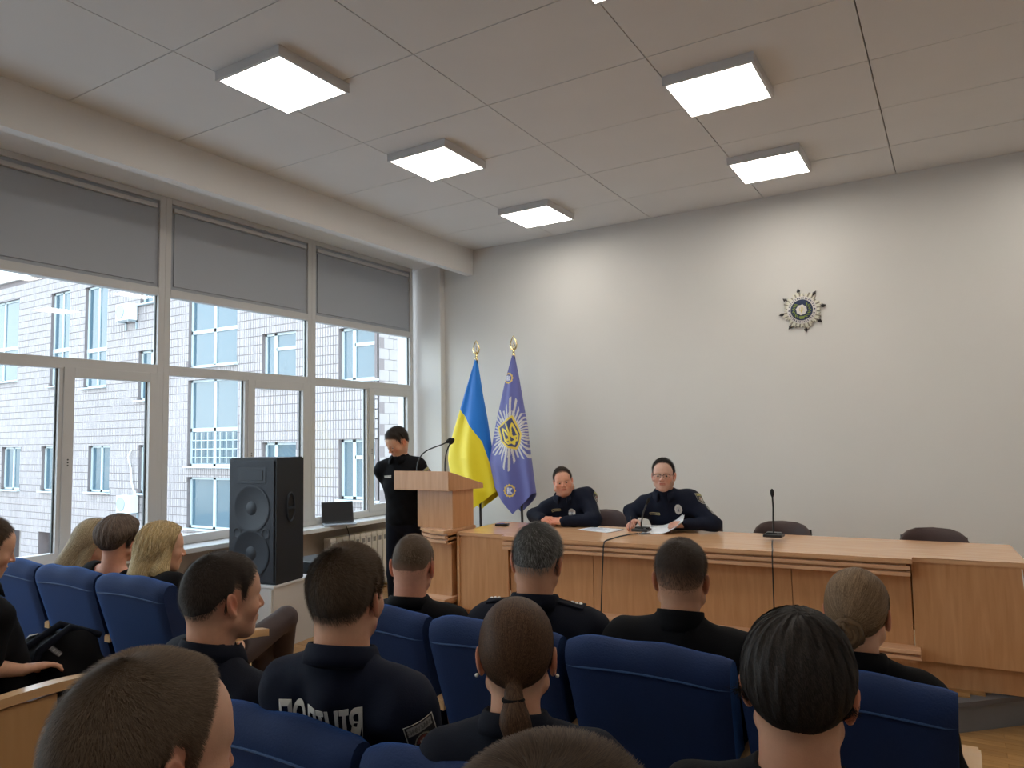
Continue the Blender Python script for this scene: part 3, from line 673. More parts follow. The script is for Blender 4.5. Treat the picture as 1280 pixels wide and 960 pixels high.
# ------------------------------------------------------------------ loudspeaker on its white cabinet, rack behind
m_spk = mat('speaker_black', (.010, .013, .020), .55, bump=.3, bscale=250)
m_gri = mat('speaker_grille', (.017, .023, .036), .6, bump=.5, bscale=500)
sp = empty('loudspeaker', (-4.925, 4.12, EYE - 1.142), R(7), 'tall black double woofer loudspeaker standing on a white cabinet by the window', 'speaker')
sw, sd, sh_ = .25, .165, 1.005
MB().prism([(-sw, -sd), (sw, -sd), (sw * .96, sd), (-sw * .96, sd)], 0, sh_, bev=.008).build('cabinet', m_spk, sp)
MB().box(-sw + .018, sw - .018, -sd - .012, -sd, .02, sh_ - .02, .005).build('grille', m_gri, sp)
m_cone = mat('speaker_cone', (.019, .026, .039), .6)
for z in (.24, .60):
    MB().lathe([(.185, 0), (.19, -.003), (.178, -.004), (.165, .001), (.06, .004), (.055, -.001), (0, -.005)], (0, -sd - .014, z), 32, 'y').build('woofer', m_cone, sp, 50)
MB().box(-.15, .15, -sd - .016, -sd - .008, .80, .93, .003).box(-.12, .12, -sd - .019, -sd - .012, .825, .905, .003).build('horn', m_cone, sp)
for z in (.40,):
    for s_ in (-1, 1): MB().lathe([(.04, 0), (.045, -.003), (.036, -.004), (.03, .001), (0, .001)], (s_ * .15, -sd - .013, z), 20, 'y').build('port', m_cone, sp, 40)
b = MB()
rim = [(sw + .002, .0 + .045 * math.cos(a), .60 + .115 * math.sin(a)) for a in (2 * math.pi * k / 24 for k in range(25))]
b.tube(rim, .009, 6, False).box(sw - .004, sw + .012, -.045, .045, .585, .602); b.build('handle', m_cone, sp)
MB().lathe([(.045, -.004), (.045, .001), (0, .001)], (sw, .0, .655), 20, 'x').lathe([(.045, -.004), (.045, .001), (0, .001)], (sw, .0, .545), 20, 'x').build('handle_recess', m_black, sp)
m_cab = mat('cabinet_white', (.60, .59, .585), .5)
cb = empty('white_cabinet', (-4.96, 4.165, 0), R(8.5), 'white box cabinet under the tall black loudspeaker', 'cabinet')
H = EYE - 1.142
MB().box(-.28, .27, -.245, .25, .0, H - .018).build('body', m_cab, cb); MB().box(-.29, .28, -.255, .26, H - .018, H, .002).build('top', mat('cabinet_top', (.72, .74, .77), .3), cb)
MB().box(-.27, -.002, -.257, -.245, .02, H - .03, .002).build('door', m_cab, cb); MB().box(.002, .26, -.257, -.245, .02, H - .03, .002).build('door', m_cab, cb)
rk = empty('equipment_rack', (-4.95, 4.68, 0), R(-4), 'black audio equipment stack standing behind the white cabinet', 'electronics')
MB().box(-.2, .2, -.16, .16, .03, .30, .005).build('lower_unit', mat('rack_dark', (.03, .035, .045), .4), rk)
MB().box(-.22, .22, -.18, .18, .305, .325, .004).build('shelf', mat('rack_grey', (.3, .32, .35), .4), rk)
MB().box(-.2, .2, -.16, .16, .33, .60, .008).build('upper_unit', m_black, rk)
for sx in (-.19, .19): MB().box(sx - .02, sx + .02, -.15, .15, 0, .03).build('foot', m_black, rk)
# laptop on the sill
lp = empty('laptop', (-5.615, 5.62, ZS), R(52), 'dark open laptop standing on the white window sill', 'laptop')
m_alu = mat('laptop_shell', (.05, .052, .06), .35, metal=.5)
MB().box(-.165, .165, -.23, 0, 0, .014, .004).build('base', mat('laptop_base', (.30, .32, .35), .4, metal=.3), lp)
kb = MB()
for j in range(5):
    for i in range(13): kb.box(-.14 + i * .0218, -.1225 + i * .0218, -.115 + j * .021, -.098 + j * .021, .014, .016)
kb.build('keyboard', m_black, lp)
q = Matrix.Translation((0, 0, .012)) @ Matrix.Rotation(R(-22), 4, 'X')
MB().box(-.165, .165, -.004, .004, 0, .225, .003, M=q).build('lid', m_alu, lp)
MB().box(-.155, .155, -.0055, -.0035, .012, .213, M=q).build('screen', mat('screen_off', (.018, .02, .024), .15), lp)
cable([(-5.53, 5.60, ZS + .008), (-5.49, 5.63, ZS + .01), (-5.46, 5.66, ZS - .1), (-5.47, 5.70, ZS - .5), (-5.47, 5.68, .02)], .004, 'thin dark laptop charging cable hanging from the window sill')
# radiator
rd = empty('radiator', (-5.60, 5.93, 0), 0, 'white ribbed radiator under the window sill near the podium', 'radiator')
m_rad = mat('radiator_white', (.70, .66, .60), .4)
for k in range(11):
    y = -.44 + k * .088
    b = MB().box(.02, .055, y - .036, y + .036, .12, .60, .006).box(-.035, .02, y - .012, y + .012, .1, .62, .004).box(-.05, .05, y - .041, y + .041, .60, .64, .008).box(-.05, -.03, y - .036, y + .036, .12, .6, .004).box(-.05, .05, y - .041, y + .041, .07, .115, .008)
    b.build('radiator_section', m_rad, rd)
    MB().box(.051, .0565, y - .022, y + .022, .535, .585, .003).build('air_slot', mat('slot', (.22, .21, .2)), rd)
MB().tube([(0, .45, .09), (0, .56, .09), (0, .56, .03)], .012).tube([(0, .45, .62), (0, .56, .62), (0, .56, 0)], .012).build('pipe', m_rad, rd)
MB().box(-.13, -.04, -.3, -.27, .45, .5).box(-.13, -.04, .27, .3, .45, .5).build('bracket', m_rad, rd)
# ------------------------------------------------------------------ auditorium seats
def velvet(name, c, c2):
    m = mat(name, c, .85, sheen=.8, attr=None, noise=.18, nscale=3.5, bump=.35, bscale=180); b = m.node_tree.nodes['Principled BSDF']
    b.inputs['Sheen Tint'].default_value = c2 + (1,); b.inputs['Sheen Roughness'].default_value = .35; return m
m_vel = velvet('blue_velvet', (.001, .015, .072), (.004, .14, .55))
m_pip = mat('seam_cord', (.02, .06, .17), .7)
m_arm = wood('armrest_wood', (.66, .44, .24), (.55, .33, .16), (12, 3, 12), .35, .3)
m_pan = wood('side_panel_wood', (.50, .30, .14), (.42, .24, .10), (12, 12, 2), .4, .2)
def seat_back(w, parent):
    "reclined back cushion: thick slab, puffed rolled top, slightly narrower at the bottom"
    nu = 18; prof = []      # (y, z) loop, local, z up along the back, y forward; thickness .11
    T = .105; Ht = .66
    for t in np.linspace(0, 1, 8): prof.append((0, Ht * t * .90))                      # rear face
    for a in np.linspace(0, math.pi, 9)[1:-1]: prof.append((T / 2 - T / 2 * math.cos(a), Ht * .90 + .062 * math.sin(a)))
    for t in np.linspace(1, 0, 8): prof.append((T + .015 * math.sin(t * math.pi), Ht * t * .90))
    V = []; n = len(prof)
    for i in range(nu + 1):
        u = i / nu * 2 - 1; edge = 1 - abs(u) ** 16 * .22; crown = .012 * (1 - u * u) + .004 * math.sin(u * 7)
        for (y, z) in prof:
            k = z / Ht; x = u * (w / 2) * (.90 + .10 * k); yy = T / 2 + (y - T / 2) * edge
            V.append((x, yy, z + crown * max(0, k - .5) * 2 - .010 * abs(u) ** 8 * (k > .85)))
    V = np.array(V); V[:, 0] += 0; F = []
    for i in range(nu):
        for j in range(n): a = i * n + j; b_ = i * n + (j + 1) % n; F.append((a, b_, b_ + n, a + n))
    F.append(tuple(range(n))[::-1]); F.append(tuple(nu * n + j for j in range(n)))
    o = npmesh('backrest', V, F, m_vel, parent, True); o.data.set_sharp_from_angle(angle=R(50))
    s = MB(); pts = []
    for i in range(nu + 1):
        u = i / nu * 2 - 1; z = Ht * .885; pts.append((u * (w / 2) * .985, -.001 + .5 * T * abs(u) ** 10 * .3, z + .016 * (1 - u * u)))
    s.tube(pts, .0035, 6); s.build('seam', m_pip, o)
    for z_, lab in ((.0, 0),): pass
    return o
TILT = R(17)
def theatre_seat(x, y, lab, w=.53, end=False, endl=False, group='blue velvet auditorium seats', top=1.022):
    "y is the plane of the top rear edge of the back"
    t = empty('auditorium_seat', (x, y, 0), 0, lab, 'seat', group)
    bk = seat_back(w - .022, t); dy = math.sin(TILT) * .66
    bk.location = (0, dy - .0, top - .66 * math.cos(TILT)); bk.rotation_euler = (TILT, 0, 0)
    b = MB().box(-w / 2 + .04, w / 2 - .04, .21, .64, .34, .455, .035)
    b.build('seat_cushion', m_vel, t, 60)
    def arm(sx, wide):
        q = Matrix.Identity(4)
        b = MB().prism([(.30, .0), (.42, 0), (.40, .70), (.16, .70), (.22, .35)], sx - .017, sx + .017, 'yz', bev=.004); p = b.build('side_panel', m_pan, t)
        pts = []
        for k in range(9):
            u = k / 8; yy = .10 + .47 * u; pts.append((yy, .70 + .012 * math.sin(u * 3) - .035 * max(0, u - .75) * 4 * (u - .75) * 4 * .25))
        lo = [(a, z) for a, z in pts]; hi = [(a, z + .034) for a, z in pts][::-1]
        MB().prism(lo + hi, sx - wide, sx + wide, 'yz', bev=.006).build('armrest', m_arm, p)
    arm(-w / 2, .028 if not endl else .03)
    if end: arm(w / 2, .03)
    return t
ROW1, ROW2, ROW3 = 2.0, 1.15, .30
CX = [-1.875, -1.345, -.815, -.285]; LX = [-4.385, -3.825, -3.265]
nm = ['left end blue seat of the middle block front row, under the balding man', 'blue seat second from the left in the front row of the middle block',
      'wide blue seat back behind the man with the faded haircut', 'rightmost blue seat in the front row, holding the woman with a bun']
for k, x in enumerate(CX): theatre_seat(x, ROW1, nm[k], .53, k == 3)
nm = ['blue seat in the second row holding the young man seen in profile', 'blue seat in the second row behind the lettered shirt', 'blue seat in the second row behind the woman with a ponytail', 'blue seat in the second row holding the dark haired person']
for k, x in enumerate([v - .05 for v in CX]): theatre_seat(x, ROW2, nm[k], .53, k == 3, top=.992)
nm = ['empty blue seat of the third row, left end', 'blue seat of the third row, second from left', 'blue seat of the third row under the close cropped head', 'blue seat of the third row under the head at the bottom edge']
for k, x in enumerate(CX): theatre_seat(x, ROW3, nm[k], .53, k == 3)
nm = ['leftmost blue seat back of the window side front row', 'middle blue seat back of the window side front row', 'blue seat back of the window side front row nearest the aisle']
for k, x in enumerate(LX): theatre_seat(x, 1.92 - .0 * k, nm[k], .57, k == 2, k == 0)
nm = ['blue seat at the far left of the window side second row', 'blue seat of the window side second row under the person at the left edge']
for k, x in enumerate([-3.87, -3.30]): theatre_seat(x, 1.12, nm[k], .57, k == 1)
# ------------------------------------------------------------------ people: implicit surfaces turned into meshes
from mathutils.bvhtree import BVHTree
def smin(a, b, k):
    h = np.clip(.5 + .5 * (b - a) / k, 0, 1); return b + (a - b) * h - k * h * (1 - h)
def smax(a, b, k): return -smin(-a, -b, k)
def ell(P, c, r, Rm=None):
    q = [P[i] - c[i] for i in range(3)]
    if Rm is not None: q = [Rm[0][i] * q[0] + Rm[1][i] * q[1] + Rm[2][i] * q[2] for i in range(3)]
    k0 = np.sqrt(sum((q[i] / r[i]) ** 2 for i in range(3))) + 1e-9; k1 = np.sqrt(sum((q[i] / r[i] ** 2) ** 2 for i in range(3))) + 1e-9
    return k0 * (k0 - 1) / k1
def cap(P, a, b, ra, rb, fl=None):
    v = [b[i] - a[i] for i in range(3)]; L = sum(x * x for x in v) + 1e-12
    t = np.clip(sum((P[i] - a[i]) * v[i] for i in range(3)) / L, 0, 1)
    return np.sqrt(sum((P[i] - a[i] - t * v[i]) ** 2 for i in range(3))) - (ra + (rb - ra) * t)
def axis_coords(lo, hi, h, fine):
    out = [lo]; 
    while out[-1] < hi:
        x = out[-1]; s = h
        for a, b, f in fine:
            if a - f <= x <= b: s = min(s, f)
            elif x < a: s = min(s, max(f, (a - x) * .5))
        out.append(x + s)
    return np.array(out)
class Field:
    def __init__(s, lo, hi, h, fine=()):
        s.ax = [axis_coords(lo[i], hi[i], h, [(c[i] - r, c[i] + r, f) for c, r, f in fine]) for i in range(3)]
        s.F = np.full([len(a) for a in s.ax], .06, np.float32)
    def region(s, lo, hi):
        return tuple(slice(max(0, int(np.searchsorted(s.ax[i], lo[i])) - 1), int(np.searchsorted(s.ax[i], hi[i])) + 1) for i in range(3))
    def pts(s, sl): return [s.ax[0][sl[0]][:, None, None], s.ax[1][sl[1]][None, :, None], s.ax[2][sl[2]][None, None, :]]
    def add(s, fn, lo, hi, k=.02, op='u', pad=.05):
        sl = s.region([l - pad for l in lo], [h + pad for h in hi])
        if any(a.stop - a.start < 2 for a in sl): return
        d = fn(s.pts(sl)); G = s.F[sl]
        s.F[sl] = (smin(G, d, k) if op == 'u' else smax(G, -d, k))
    def cap(s, a, b, ra, rb, k=.03, op='u'):
        m = max(ra, rb); s.add(lambda P: cap(P, a, b, ra, rb), [min(a[i], b[i]) - m for i in range(3)], [max(a[i], b[i]) + m for i in range(3)], k, op)
    def ell(s, c, r, k=.03, Rm=None, op='u'):
        m = max(r) if Rm is not None else None
        s.add(lambda P: ell(P, c, r, Rm), [c[i] - (m or r[i]) for i in range(3)], [c[i] + (m or r[i]) for i in range(3)], k, op)
    def mesh(s): return surfnet(s.F, s.ax)
def surfnet(F, ax):
    S = F < 0; sh = F.shape; c = np.zeros([n - 1 for n in sh], np.uint8)
    for i in (0, 1):
        for j in (0, 1):
            for k in (0, 1): c += S[i:sh[0] - 1 + i, j:sh[1] - 1 + j, k:sh[2] - 1 + k]
    I, J, K = np.nonzero((c > 0) & (c < 8)); n = len(I); idx = np.full(c.shape, -1, np.int64); idx[I, J, K] = np.arange(n)
    acc = np.zeros((n, 3)); cnt = np.zeros(n); corners = [(i, j, k) for i in (0, 1) for j in (0, 1) for k in (0, 1)]
    for a in corners:
        for d in range(3):
            if a[d]: continue
            b = list(a); b[d] = 1
            fa = F[I + a[0], J + a[1], K + a[2]]; fb = F[I + b[0], J + b[1], K + b[2]]; m = (fa < 0) != (fb < 0)
            t = np.where(m, fa / np.where(m, fa - fb, 1), 0)
            pa = [ax[0][I + a[0]], ax[1][J + a[1]], ax[2][K + a[2]]]; pb = [ax[0][I + b[0]], ax[1][J + b[1]], ax[2][K + b[2]]]
            for q in range(3): acc[:, q] += np.where(m, pa[q] + t * (pb[q] - pa[q]), 0)
            cnt += m
    V = acc / cnt[:, None]; Q = []
    for d in range(3):
        A = S[tuple(slice(0, -1) if q == d else slice(1, -1) for q in range(3))]; B = S[tuple(slice(1, None) if q == d else slice(1, -1) for q in range(3))]
        e = np.nonzero(A != B); base = [e[q] + (0 if q == d else 1) for q in range(3)]; o = [q for q in range(3) if q != d]; quad = []
        for (u, v) in ((0, 0), (-1, 0), (-1, -1), (0, -1)):
            w = list(base); w[o[0]] = w[o[0]] + u; w[o[1]] = w[o[1]] + v; quad.append(idx[w[0], w[1], w[2]])
        q4 = np.stack(quad, -1); flip = A[e] if d != 1 else ~A[e]; q4[~flip] = q4[~flip][:, ::-1]; Q.append(q4)
    Q = np.concatenate(Q); Q = Q[(Q >= 0).all(1)]; return V, Q
def vnorm(v): return v / (np.linalg.norm(v, axis=-1, keepdims=True) + 1e-12)

# head frame: origin between the ears, +y to the nose, +z up; unit = metres of an average adult
def skull(P, fat=0.):
    d = ell(P, (0, -.015, .033), (.075, .097, .090)); d = smin(d, ell(P, (0, -.045, -.005), (.062, .055, .062)), .03)
    d = smin(d, ell(P, (0, .045, .035), (.062, .048, .062)), .03); return d
def head_sdf(P, p):
    ax = [np.abs(P[0]), P[1], P[2]]; f = p.get('fat', 0.)
    d = skull(P); d = smin(d, ell(P, (0, .040, -.03), (.058 + f, .053, .068)), .03)
    d = smin(d, cap(ax, (.050 + f, .005, -.055), (.016, .068, -.088), .020 + f, .015), .03)
    d = smin(d, ell(P, (0, .074, -.088), (.021, .019, .018)), .018)
    d = smin(d, ell(ax, (.043 + f * .6, .057, -.022), (.022, .022, .022)), .022)
    d = smin(d, cap(P, (0, .02, -.07), (0, .05, -.075), .042 + f, .025 + f), .03)
    if f > .003: d = smin(d, ell(P, (0, .04, -.10), (.045, .035, .022)), .03)
    d = smin(d, cap(ax, (.006, .083, .026), (.042, .072, .026), .012, .009), .015)
    d = smax(d, -ell(ax, (.031, .101, .004), (.021, .021, .0145)), .012)
    d = smin(d, ell(ax, (.031, .076, .0035), (.0165, .0145, .0125)), .004)                       # eyeball under the lids
    d = smax(d, -ell(ax, (.031, .0935, .0025), (.0125, .0085, .0042)), .003)                     # lid opening
    d = smin(d, cap(P, (0, .088, .018), (0, .113, -.022), .0080, .0098), .012)
    d = smin(d, ell(ax, (.0115, .099, -.026), (.0085, .010, .0075)), .007)
    d = smax(d, -ell(ax, (.006, .104, -.0335), (.0035, .005, .003)), .003)
    d = smin(d, ell(P, (0, .085, -.055), (.026, .012, .020)), .012)
    d = smin(d, ell(P, (0, .0945, -.0505), (.025, .0065, .0052)), .004); d = smin(d, ell(P, (0, .0935, -.0605), (.021, .007, .0060)), .004)
    d = smax(d, -ell(P, (0, .101, -.0555), (.027, .009, .0014)), .002)
    # ears: tilted shell, rim, hollow, lobe
    t = R(p.get('ear', 24)); e = [None] * 3; ex, ey, ez = ax[0] - .079, P[1] + .012, P[2] + .004
    ey2 = ey + .18 * ez
    u = ex * math.cos(t) + ey2 * math.sin(t); w = -ex * math.sin(t) + ey2 * math.cos(t)
    E3 = [u, w, ez]
    ear = ell(E3, (0, 0, 0), (.0075, .0175, .031)); ear = smax(ear, -ell(E3, (.0095, .002, .003), (.008, .0105, .019)), .004)
    rim = None; pr = None
    for k in range(9):
        a = R(-60 + 240 * k / 8); q = (.004, -.0155 * math.sin(a - R(0)) * 1.0, .029 * -math.cos(a + R(90 - 90)) * -1 * 1.0)
        q = (.004, -.0150 * math.cos(a - R(90) + R(0)), .028 * math.cos(a - R(30)) * 1.0)
        if pr is not None:
            c = cap(E3, pr, q, .0035, .0035); rim = c if rim is None else np.minimum(rim, c)
        pr = q
    ear = smin(ear, rim, .004); ear = smin(ear, ell(E3, (.001, .004, -.027), (.005, .008, .008)), .006)
    ear = smin(ear, ell(E3, (.002, .012, -.004), (.004, .004, .006)), .004)
    return smin(d, ear, .005)
def head_color(q, p):
    n = len(q); x, y, z = np.abs(q[:, 0]), q[:, 1], q[:, 2]; c = np.tile(np.array(p['skin'])[None], (n, 1))
    def mixc(m, col, a): c[:] = c * (1 - (m * a)[:, None]) + np.array(col) * (m * a)[:, None]
    g = lambda cx, cy, cz, s: np.exp(-(((x - cx) ** 2 + (y - cy) ** 2 + (z - cz) ** 2) / s ** 2))
    sk = np.array(p['skin'])
    mixc(g(.04, .07, -.025, .028), sk * (1.05, .72, .66), .7); mixc(g(0, .11, -.022, .018), sk * (1.05, .7, .62), .7)
    mixc(g(.082, -.015, 0, .032), sk * (1.1, .62, .52), .8)
    lip = np.exp(-((x / .025) ** 4 + ((z + .0555) / .0095) ** 4)) * (y > .085); mixc(lip, p.get('lip', sk * (.9, .5, .48)), .85)
    if p.get('male', True):
        beard = np.clip((-z - .035) / .03, 0, 1) * (y > -.01) * (1 - lip); mixc(beard, sk * (.68, .66, .68), p.get('stubble', .3))
    mixc(np.clip((y < .0) * (-z - .05) / .04, 0, 1), sk * (1.0, .82, .75), .5)
    return c
SKIN = mat('skin', (.6, .4, .3), .5, attr='tone', noise=.05, nscale=60, bump=.12, bscale=500, sub=.12)
HAIRM = mat('hair', (.1, .1, .1), .5, attr='tone', spec=.13)
EYEM = mat('eye', (.8, .8, .8), .08, attr='tone')
def zline(y, ear_z=-.012, front=.082, nape=-.07, tp=0.):
    return np.interp(y - tp, [-.13, -.07, -.035, -.024, -.012, .006, .013, .024, .030, .040, .055, .075, .1], [nape, nape, nape + .028, -.03, .035, .03, -.006, -.002, .035, front - .038, front - .012, front, front + .004])
def fsample(ax, F, p):
    ix = [np.clip(np.searchsorted(ax[i], p[:, i]) - 1, 0, len(ax[i]) - 2) for i in range(3)]
    t = [np.clip((p[:, i] - ax[i][ix[i]]) / (ax[i][ix[i] + 1] - ax[i][ix[i]]), 0, 1) for i in range(3)]; r = 0
    for a in (0, 1):
        for b in (0, 1):
            for c in (0, 1): r = r + F[ix[0] + a, ix[1] + b, ix[2] + c] * (t[0] if a else 1 - t[0]) * (t[1] if b else 1 - t[1]) * (t[2] if c else 1 - t[2])
    return r
def fgrad(ax, F, p, e=.003):
    g = np.stack([fsample(ax, F, p + np.eye(3)[i] * e) - fsample(ax, F, p - np.eye(3)[i] * e) for i in range(3)], -1); return vnorm(g)
def hair(p, parent, T, name='hair'):
    "T maps head frame to person frame; p['hair'] describes the cut"
    h = p['hair']; st = h['style']; res = h.get('res', .004); t0 = h.get('t', .01); lo, hi = (-.13, -.16, -.12), (.13, .12, .175)
    if st in ('long', 'pony'): lo = (-.16, -.19, -.32)
    fld = Field(lo, hi, res); P = fld.pts((slice(None),) * 3); X = np.abs(P[0])
    ZL = lambda y: zline(y, front=h.get('front', .092), nape=h.get('nape', -.07), tp=h.get('temple', 0.)); z0 = ZL(P[1]) + np.clip(X - .028, 0, 1) * h.get('vee', .95 if st in ('short', 'buzz') else .55) * (P[1] < -.03); m = P[2] - z0
    top = np.clip((P[2] + .02) / .12, 0, 1); th = h.get('side', t0 * .5) + (t0 - h.get('side', t0 * .5)) * top
    th = th + h.get('back', 0) * np.exp(-((P[1] + .09) ** 2 + (P[2] - .05) ** 2) / .05 ** 2)
    th = th * np.clip(m / h.get('soft', .03 if st in ('long', 'pony', 'tie', 'bowl') else .075), 0, 1) ** .8 - .004 * (m < 0.0) - .003 * np.clip(1 - m / .006, 0, 1) - .0008
    if h.get('lump', 0):
        a = np.arctan2(P[0], P[1] + .045) ; th = th + h['lump'] * (np.sin(a * 17 + 30 * P[2]) + .6 * np.sin(a * 41 - 50 * P[2] + 1)) * np.clip(m / .03, 0, 1)
    F = skull(P) - th
    if st != 'long': F = smax(F, -ell([X, P[1], P[2]], (.082, -.006, -.004 - (.012 if st in ('pony', 'tie') else 0)), (.016, .0135, .027 - (.008 if st in ('pony', 'tie') else 0))), .004)
    for e in h.get('extra', ()): F = smin(F, cap(P, e[0], e[1], e[2], e[3]) if e[4] == 'c' else ell(P, e[0], e[1]), e[5])
    if st == 'long' and h.get('open', True):
        F = smax(F, -ell(P, h.get('face', (0, .085, -.035)), h.get('facer', (.062, .06, .105))), .01)
    fld.F = F.astype(np.float32); V, Q = fld.mesh(); ax = fld.ax
    col = np.array(h['col']); rs = np.random.default_rng(h.get('seed', 3))
    den = np.clip((V[:, 2] - h.get('fade0', -.2)) / h.get('fadew', .01), 0, 1)[:, None] if 'fade0' in h else 1.
    sk = np.array(p['skin']) * .66 + col * .25
    if st in ('buzz', 'short'): den = den * np.clip((V[:, 2] - ZL(V[:, 1])) / .028, 0, 1)[:, None]
    base = np.ones((len(V), 3)) * ((col * .75) * den + sk * (1 - den))
    if 'under' in h: u = (V[:, 2] < h['under'][0])[:, None]; base = np.where(u, np.array(h['under'][1]), base)
    # surface points for strands
    tri = V[Q]; ar = np.linalg.norm(np.cross(tri[:, 2] - tri[:, 0], tri[:, 3] - tri[:, 1]), axis=1); N = h.get('n', 6000)
    fi = rs.choice(len(Q), N, p=ar / ar.sum()); a, b = rs.random((2, N, 1)); t4 = tri[fi]
    p0 = (t4[:, 0] * (1 - a) + t4[:, 1] * a) * (1 - b) + (t4[:, 3] * (1 - a) + t4[:, 2] * a) * b
    keep = (skull([p0[:, 0], p0[:, 1], p0[:, 2]]) > -.001); p0 = p0[keep]
    if 'fade0' in h: dd = np.clip((p0[:, 2] - h['fade0']) / h['fadew'], 0, 1); k = rs.random(len(p0)) < .25 + .75 * dd; p0 = p0[k]
    N = len(p0); K = h.get('K', 2); L = h.get('L', .006) * (.7 + .6 * rs.random((N, 1)))
    crown = np.array(h.get('crown', (0, -.05, .13))); lift = h.get('lift', .8)
    if 'fade0' in h: L = L * (.45 + .55 * np.clip((p0[:, 2:] - h['fade0']) / h['fadew'], 0, 1))
    cur = p0.copy(); nodes = [cur]; nrm = [fgrad(ax, fld.F, cur)]
    jit = rs.normal(0, h.get('jit', .12), (N, 3))
    for k in range(K):
        n = fgrad(ax, fld.F, cur)
        if 'tie' in h: f = np.array(h['tie']) - cur; bel = (np.linalg.norm(f, axis=1, keepdims=True) < .04) | (cur[:, 2:] < h['tie'][2] - .01); f = np.where(bel, np.array(h.get('tail', (0, 0, -1.)))[None], vnorm(f))
        elif st == 'long': sx = np.sign(cur[:, :1] - h.get('part', 0.)); f = np.concatenate([sx * (.75 * np.clip(cur[:, 2:] / .1, 0, 1)), -.25 * np.ones((N, 1)), -np.ones((N, 1)) * .9], 1) + np.array([[1, 0, 0]]) * np.sin(cur[:, 2:] * 38 + 9 * cur[:, :1]) * h.get('wave', .25)
        else:
            f = vnorm(cur - crown); f = f + h.get('swirl', .35) * np.cross(n, f) + h.get('grav', .0) * np.array([[0, 0, -1.]]) + h.get('fwd', .0) * np.array([[0, 1., 0]]) * np.clip(cur[:, 1:2] / .05, 0, 1)
        f = vnorm(f + jit); f = f - (f * n).sum(1, keepdims=True) * n; f = vnorm(f) + n * lift * (1 if lift > .3 or k == 0 else .15)
        nxt = cur + vnorm(f) * L / K
        if lift <= .3: dd = fsample(ax, fld.F, nxt)[:, None]; n2 = fgrad(ax, fld.F, nxt); off = h.get('off', .0012); nxt = nxt - np.clip(dd - off, -.02, .004) * n2
        cur = nxt; nodes.append(cur); nrm.append(n)
    w = h.get('w', .0007); W = []; 
    for k in range(K + 1):
        tng = nodes[min(k + 1, K)] - nodes[max(k - 1, 0)]; s = vnorm(np.cross(tng, nrm[k])); ww = w * (1 - .8 * k / K); W += [nodes[k] - s * ww / 2, nodes[k] + s * ww / 2]
    SV = np.stack(W, 1).reshape(-1, 3); M = 2 * (K + 1); base_i = (np.arange(N) * M)[:, None]
    SQ = np.concatenate([base_i + np.array([[2 * k, 2 * k + 1, 2 * k + 3, 2 * k + 2]]) for k in range(K)])
    tone = (.65 + .75 * rs.random((N, 1))) * col[None]; gr = h.get('grey', 0)
    if gr: g = rs.random(N) < gr * (1 if not h.get('greyside') else 1) * np.clip(1.3 - (p0[:, 2] + .03) / .12, .25, 1); tone[g] = np.array([.30, .29, .28]) * (.6 + .6 * rs.random((g.sum(), 1)))
    if 'light' in h: g = rs.random(N) < .4; tone[g] = np.array(h['light']) * (.7 + .5 * rs.random((g.sum(), 1)))
    if 'under' in h: u = p0[:, 2] < h['under'][0]; tone[u] *= .6
    SC_ = np.repeat(tone, M, 0)
    AV = np.vstack([V, SV]); AQ = np.vstack([Q, SQ + len(V)]); AC = np.vstack([base, SC_])
    AV = AV @ T[:3, :3].T + T[:3, 3]
    return npmesh(name, AV, AQ, HAIRM, parent, True, AC)

def rotm(yaw, pitch, roll):
    "head rotation: yaw about z (positive = to its left), pitch down, roll to its right shoulder"
    return np.array(Matrix.Rotation(R(yaw), 3, 'Z') @ Matrix.Rotation(R(-pitch), 3, 'X') @ Matrix.Rotation(R(roll), 3, 'Y'))
def hand_prims(w, d, nrm, side, curl=.5, s=1., thumb=.5):
    "wrist point, finger direction, back-of-hand normal; returns capsules (a,b,ra,rb,k)"
    w = np.array(w); d = np.array(d, float); d /= np.linalg.norm(d); n = np.array(nrm, float); n -= n.dot(d) * d; n /= np.linalg.norm(n); x = np.cross(d, n) * side   # x: thumb side
    P = lambda a, b, c: w + x * a * s + d * b * s + n * c * s; out = []
    for a in (-.026, -.009, .009, .026): out.append((P(a * .7, .012, 0), P(a, .082, 0), .0165 * s, .0125 * s, .012))
    out.append((P(.018, .018, -.006), P(.024, .055, -.006), .017 * s, .013 * s, .012))
    for a, l, i in ((.030, .070, 0), (.0105, .078, 1), (-.009, .073, 2), (-.028, .058, 3)):
        p = P(a, .086, 0); an = 0; prev = p
        for q, fr_ in enumerate((.45, .31, .24)):
            an += curl * (.75 if q == 0 else 1.0) + .06 * i; v = d * math.cos(an) - n * math.sin(an) + x * (.09 * (1.2 - i)) * .5; v /= np.linalg.norm(v)
            nx = prev + v * l * fr_ * s; out.append((prev, nx, (.0092 - .0007 * q) * s, (.0088 - .0008 * q) * s, .003)); prev = nx
    p = P(.032, .022, -.004); v = d * .72 + x * .68 - n * .25; v /= np.linalg.norm(v); q1 = p + v * .038 * s; v2 = d * .9 + x * (.45 - .5 * thumb) - n * (.2 + .5 * curl); v2 /= np.linalg.norm(v2); q2 = q1 + v2 * .030 * s; q3 = q2 + v2 * .024 * s
    out += [(p, q1, .0135 * s, .0105 * s, .010), (q1, q2, .0100 * s, .0095 * s, .003), (q2, q3, .0095 * s, .0078 * s, .003)]
    return out
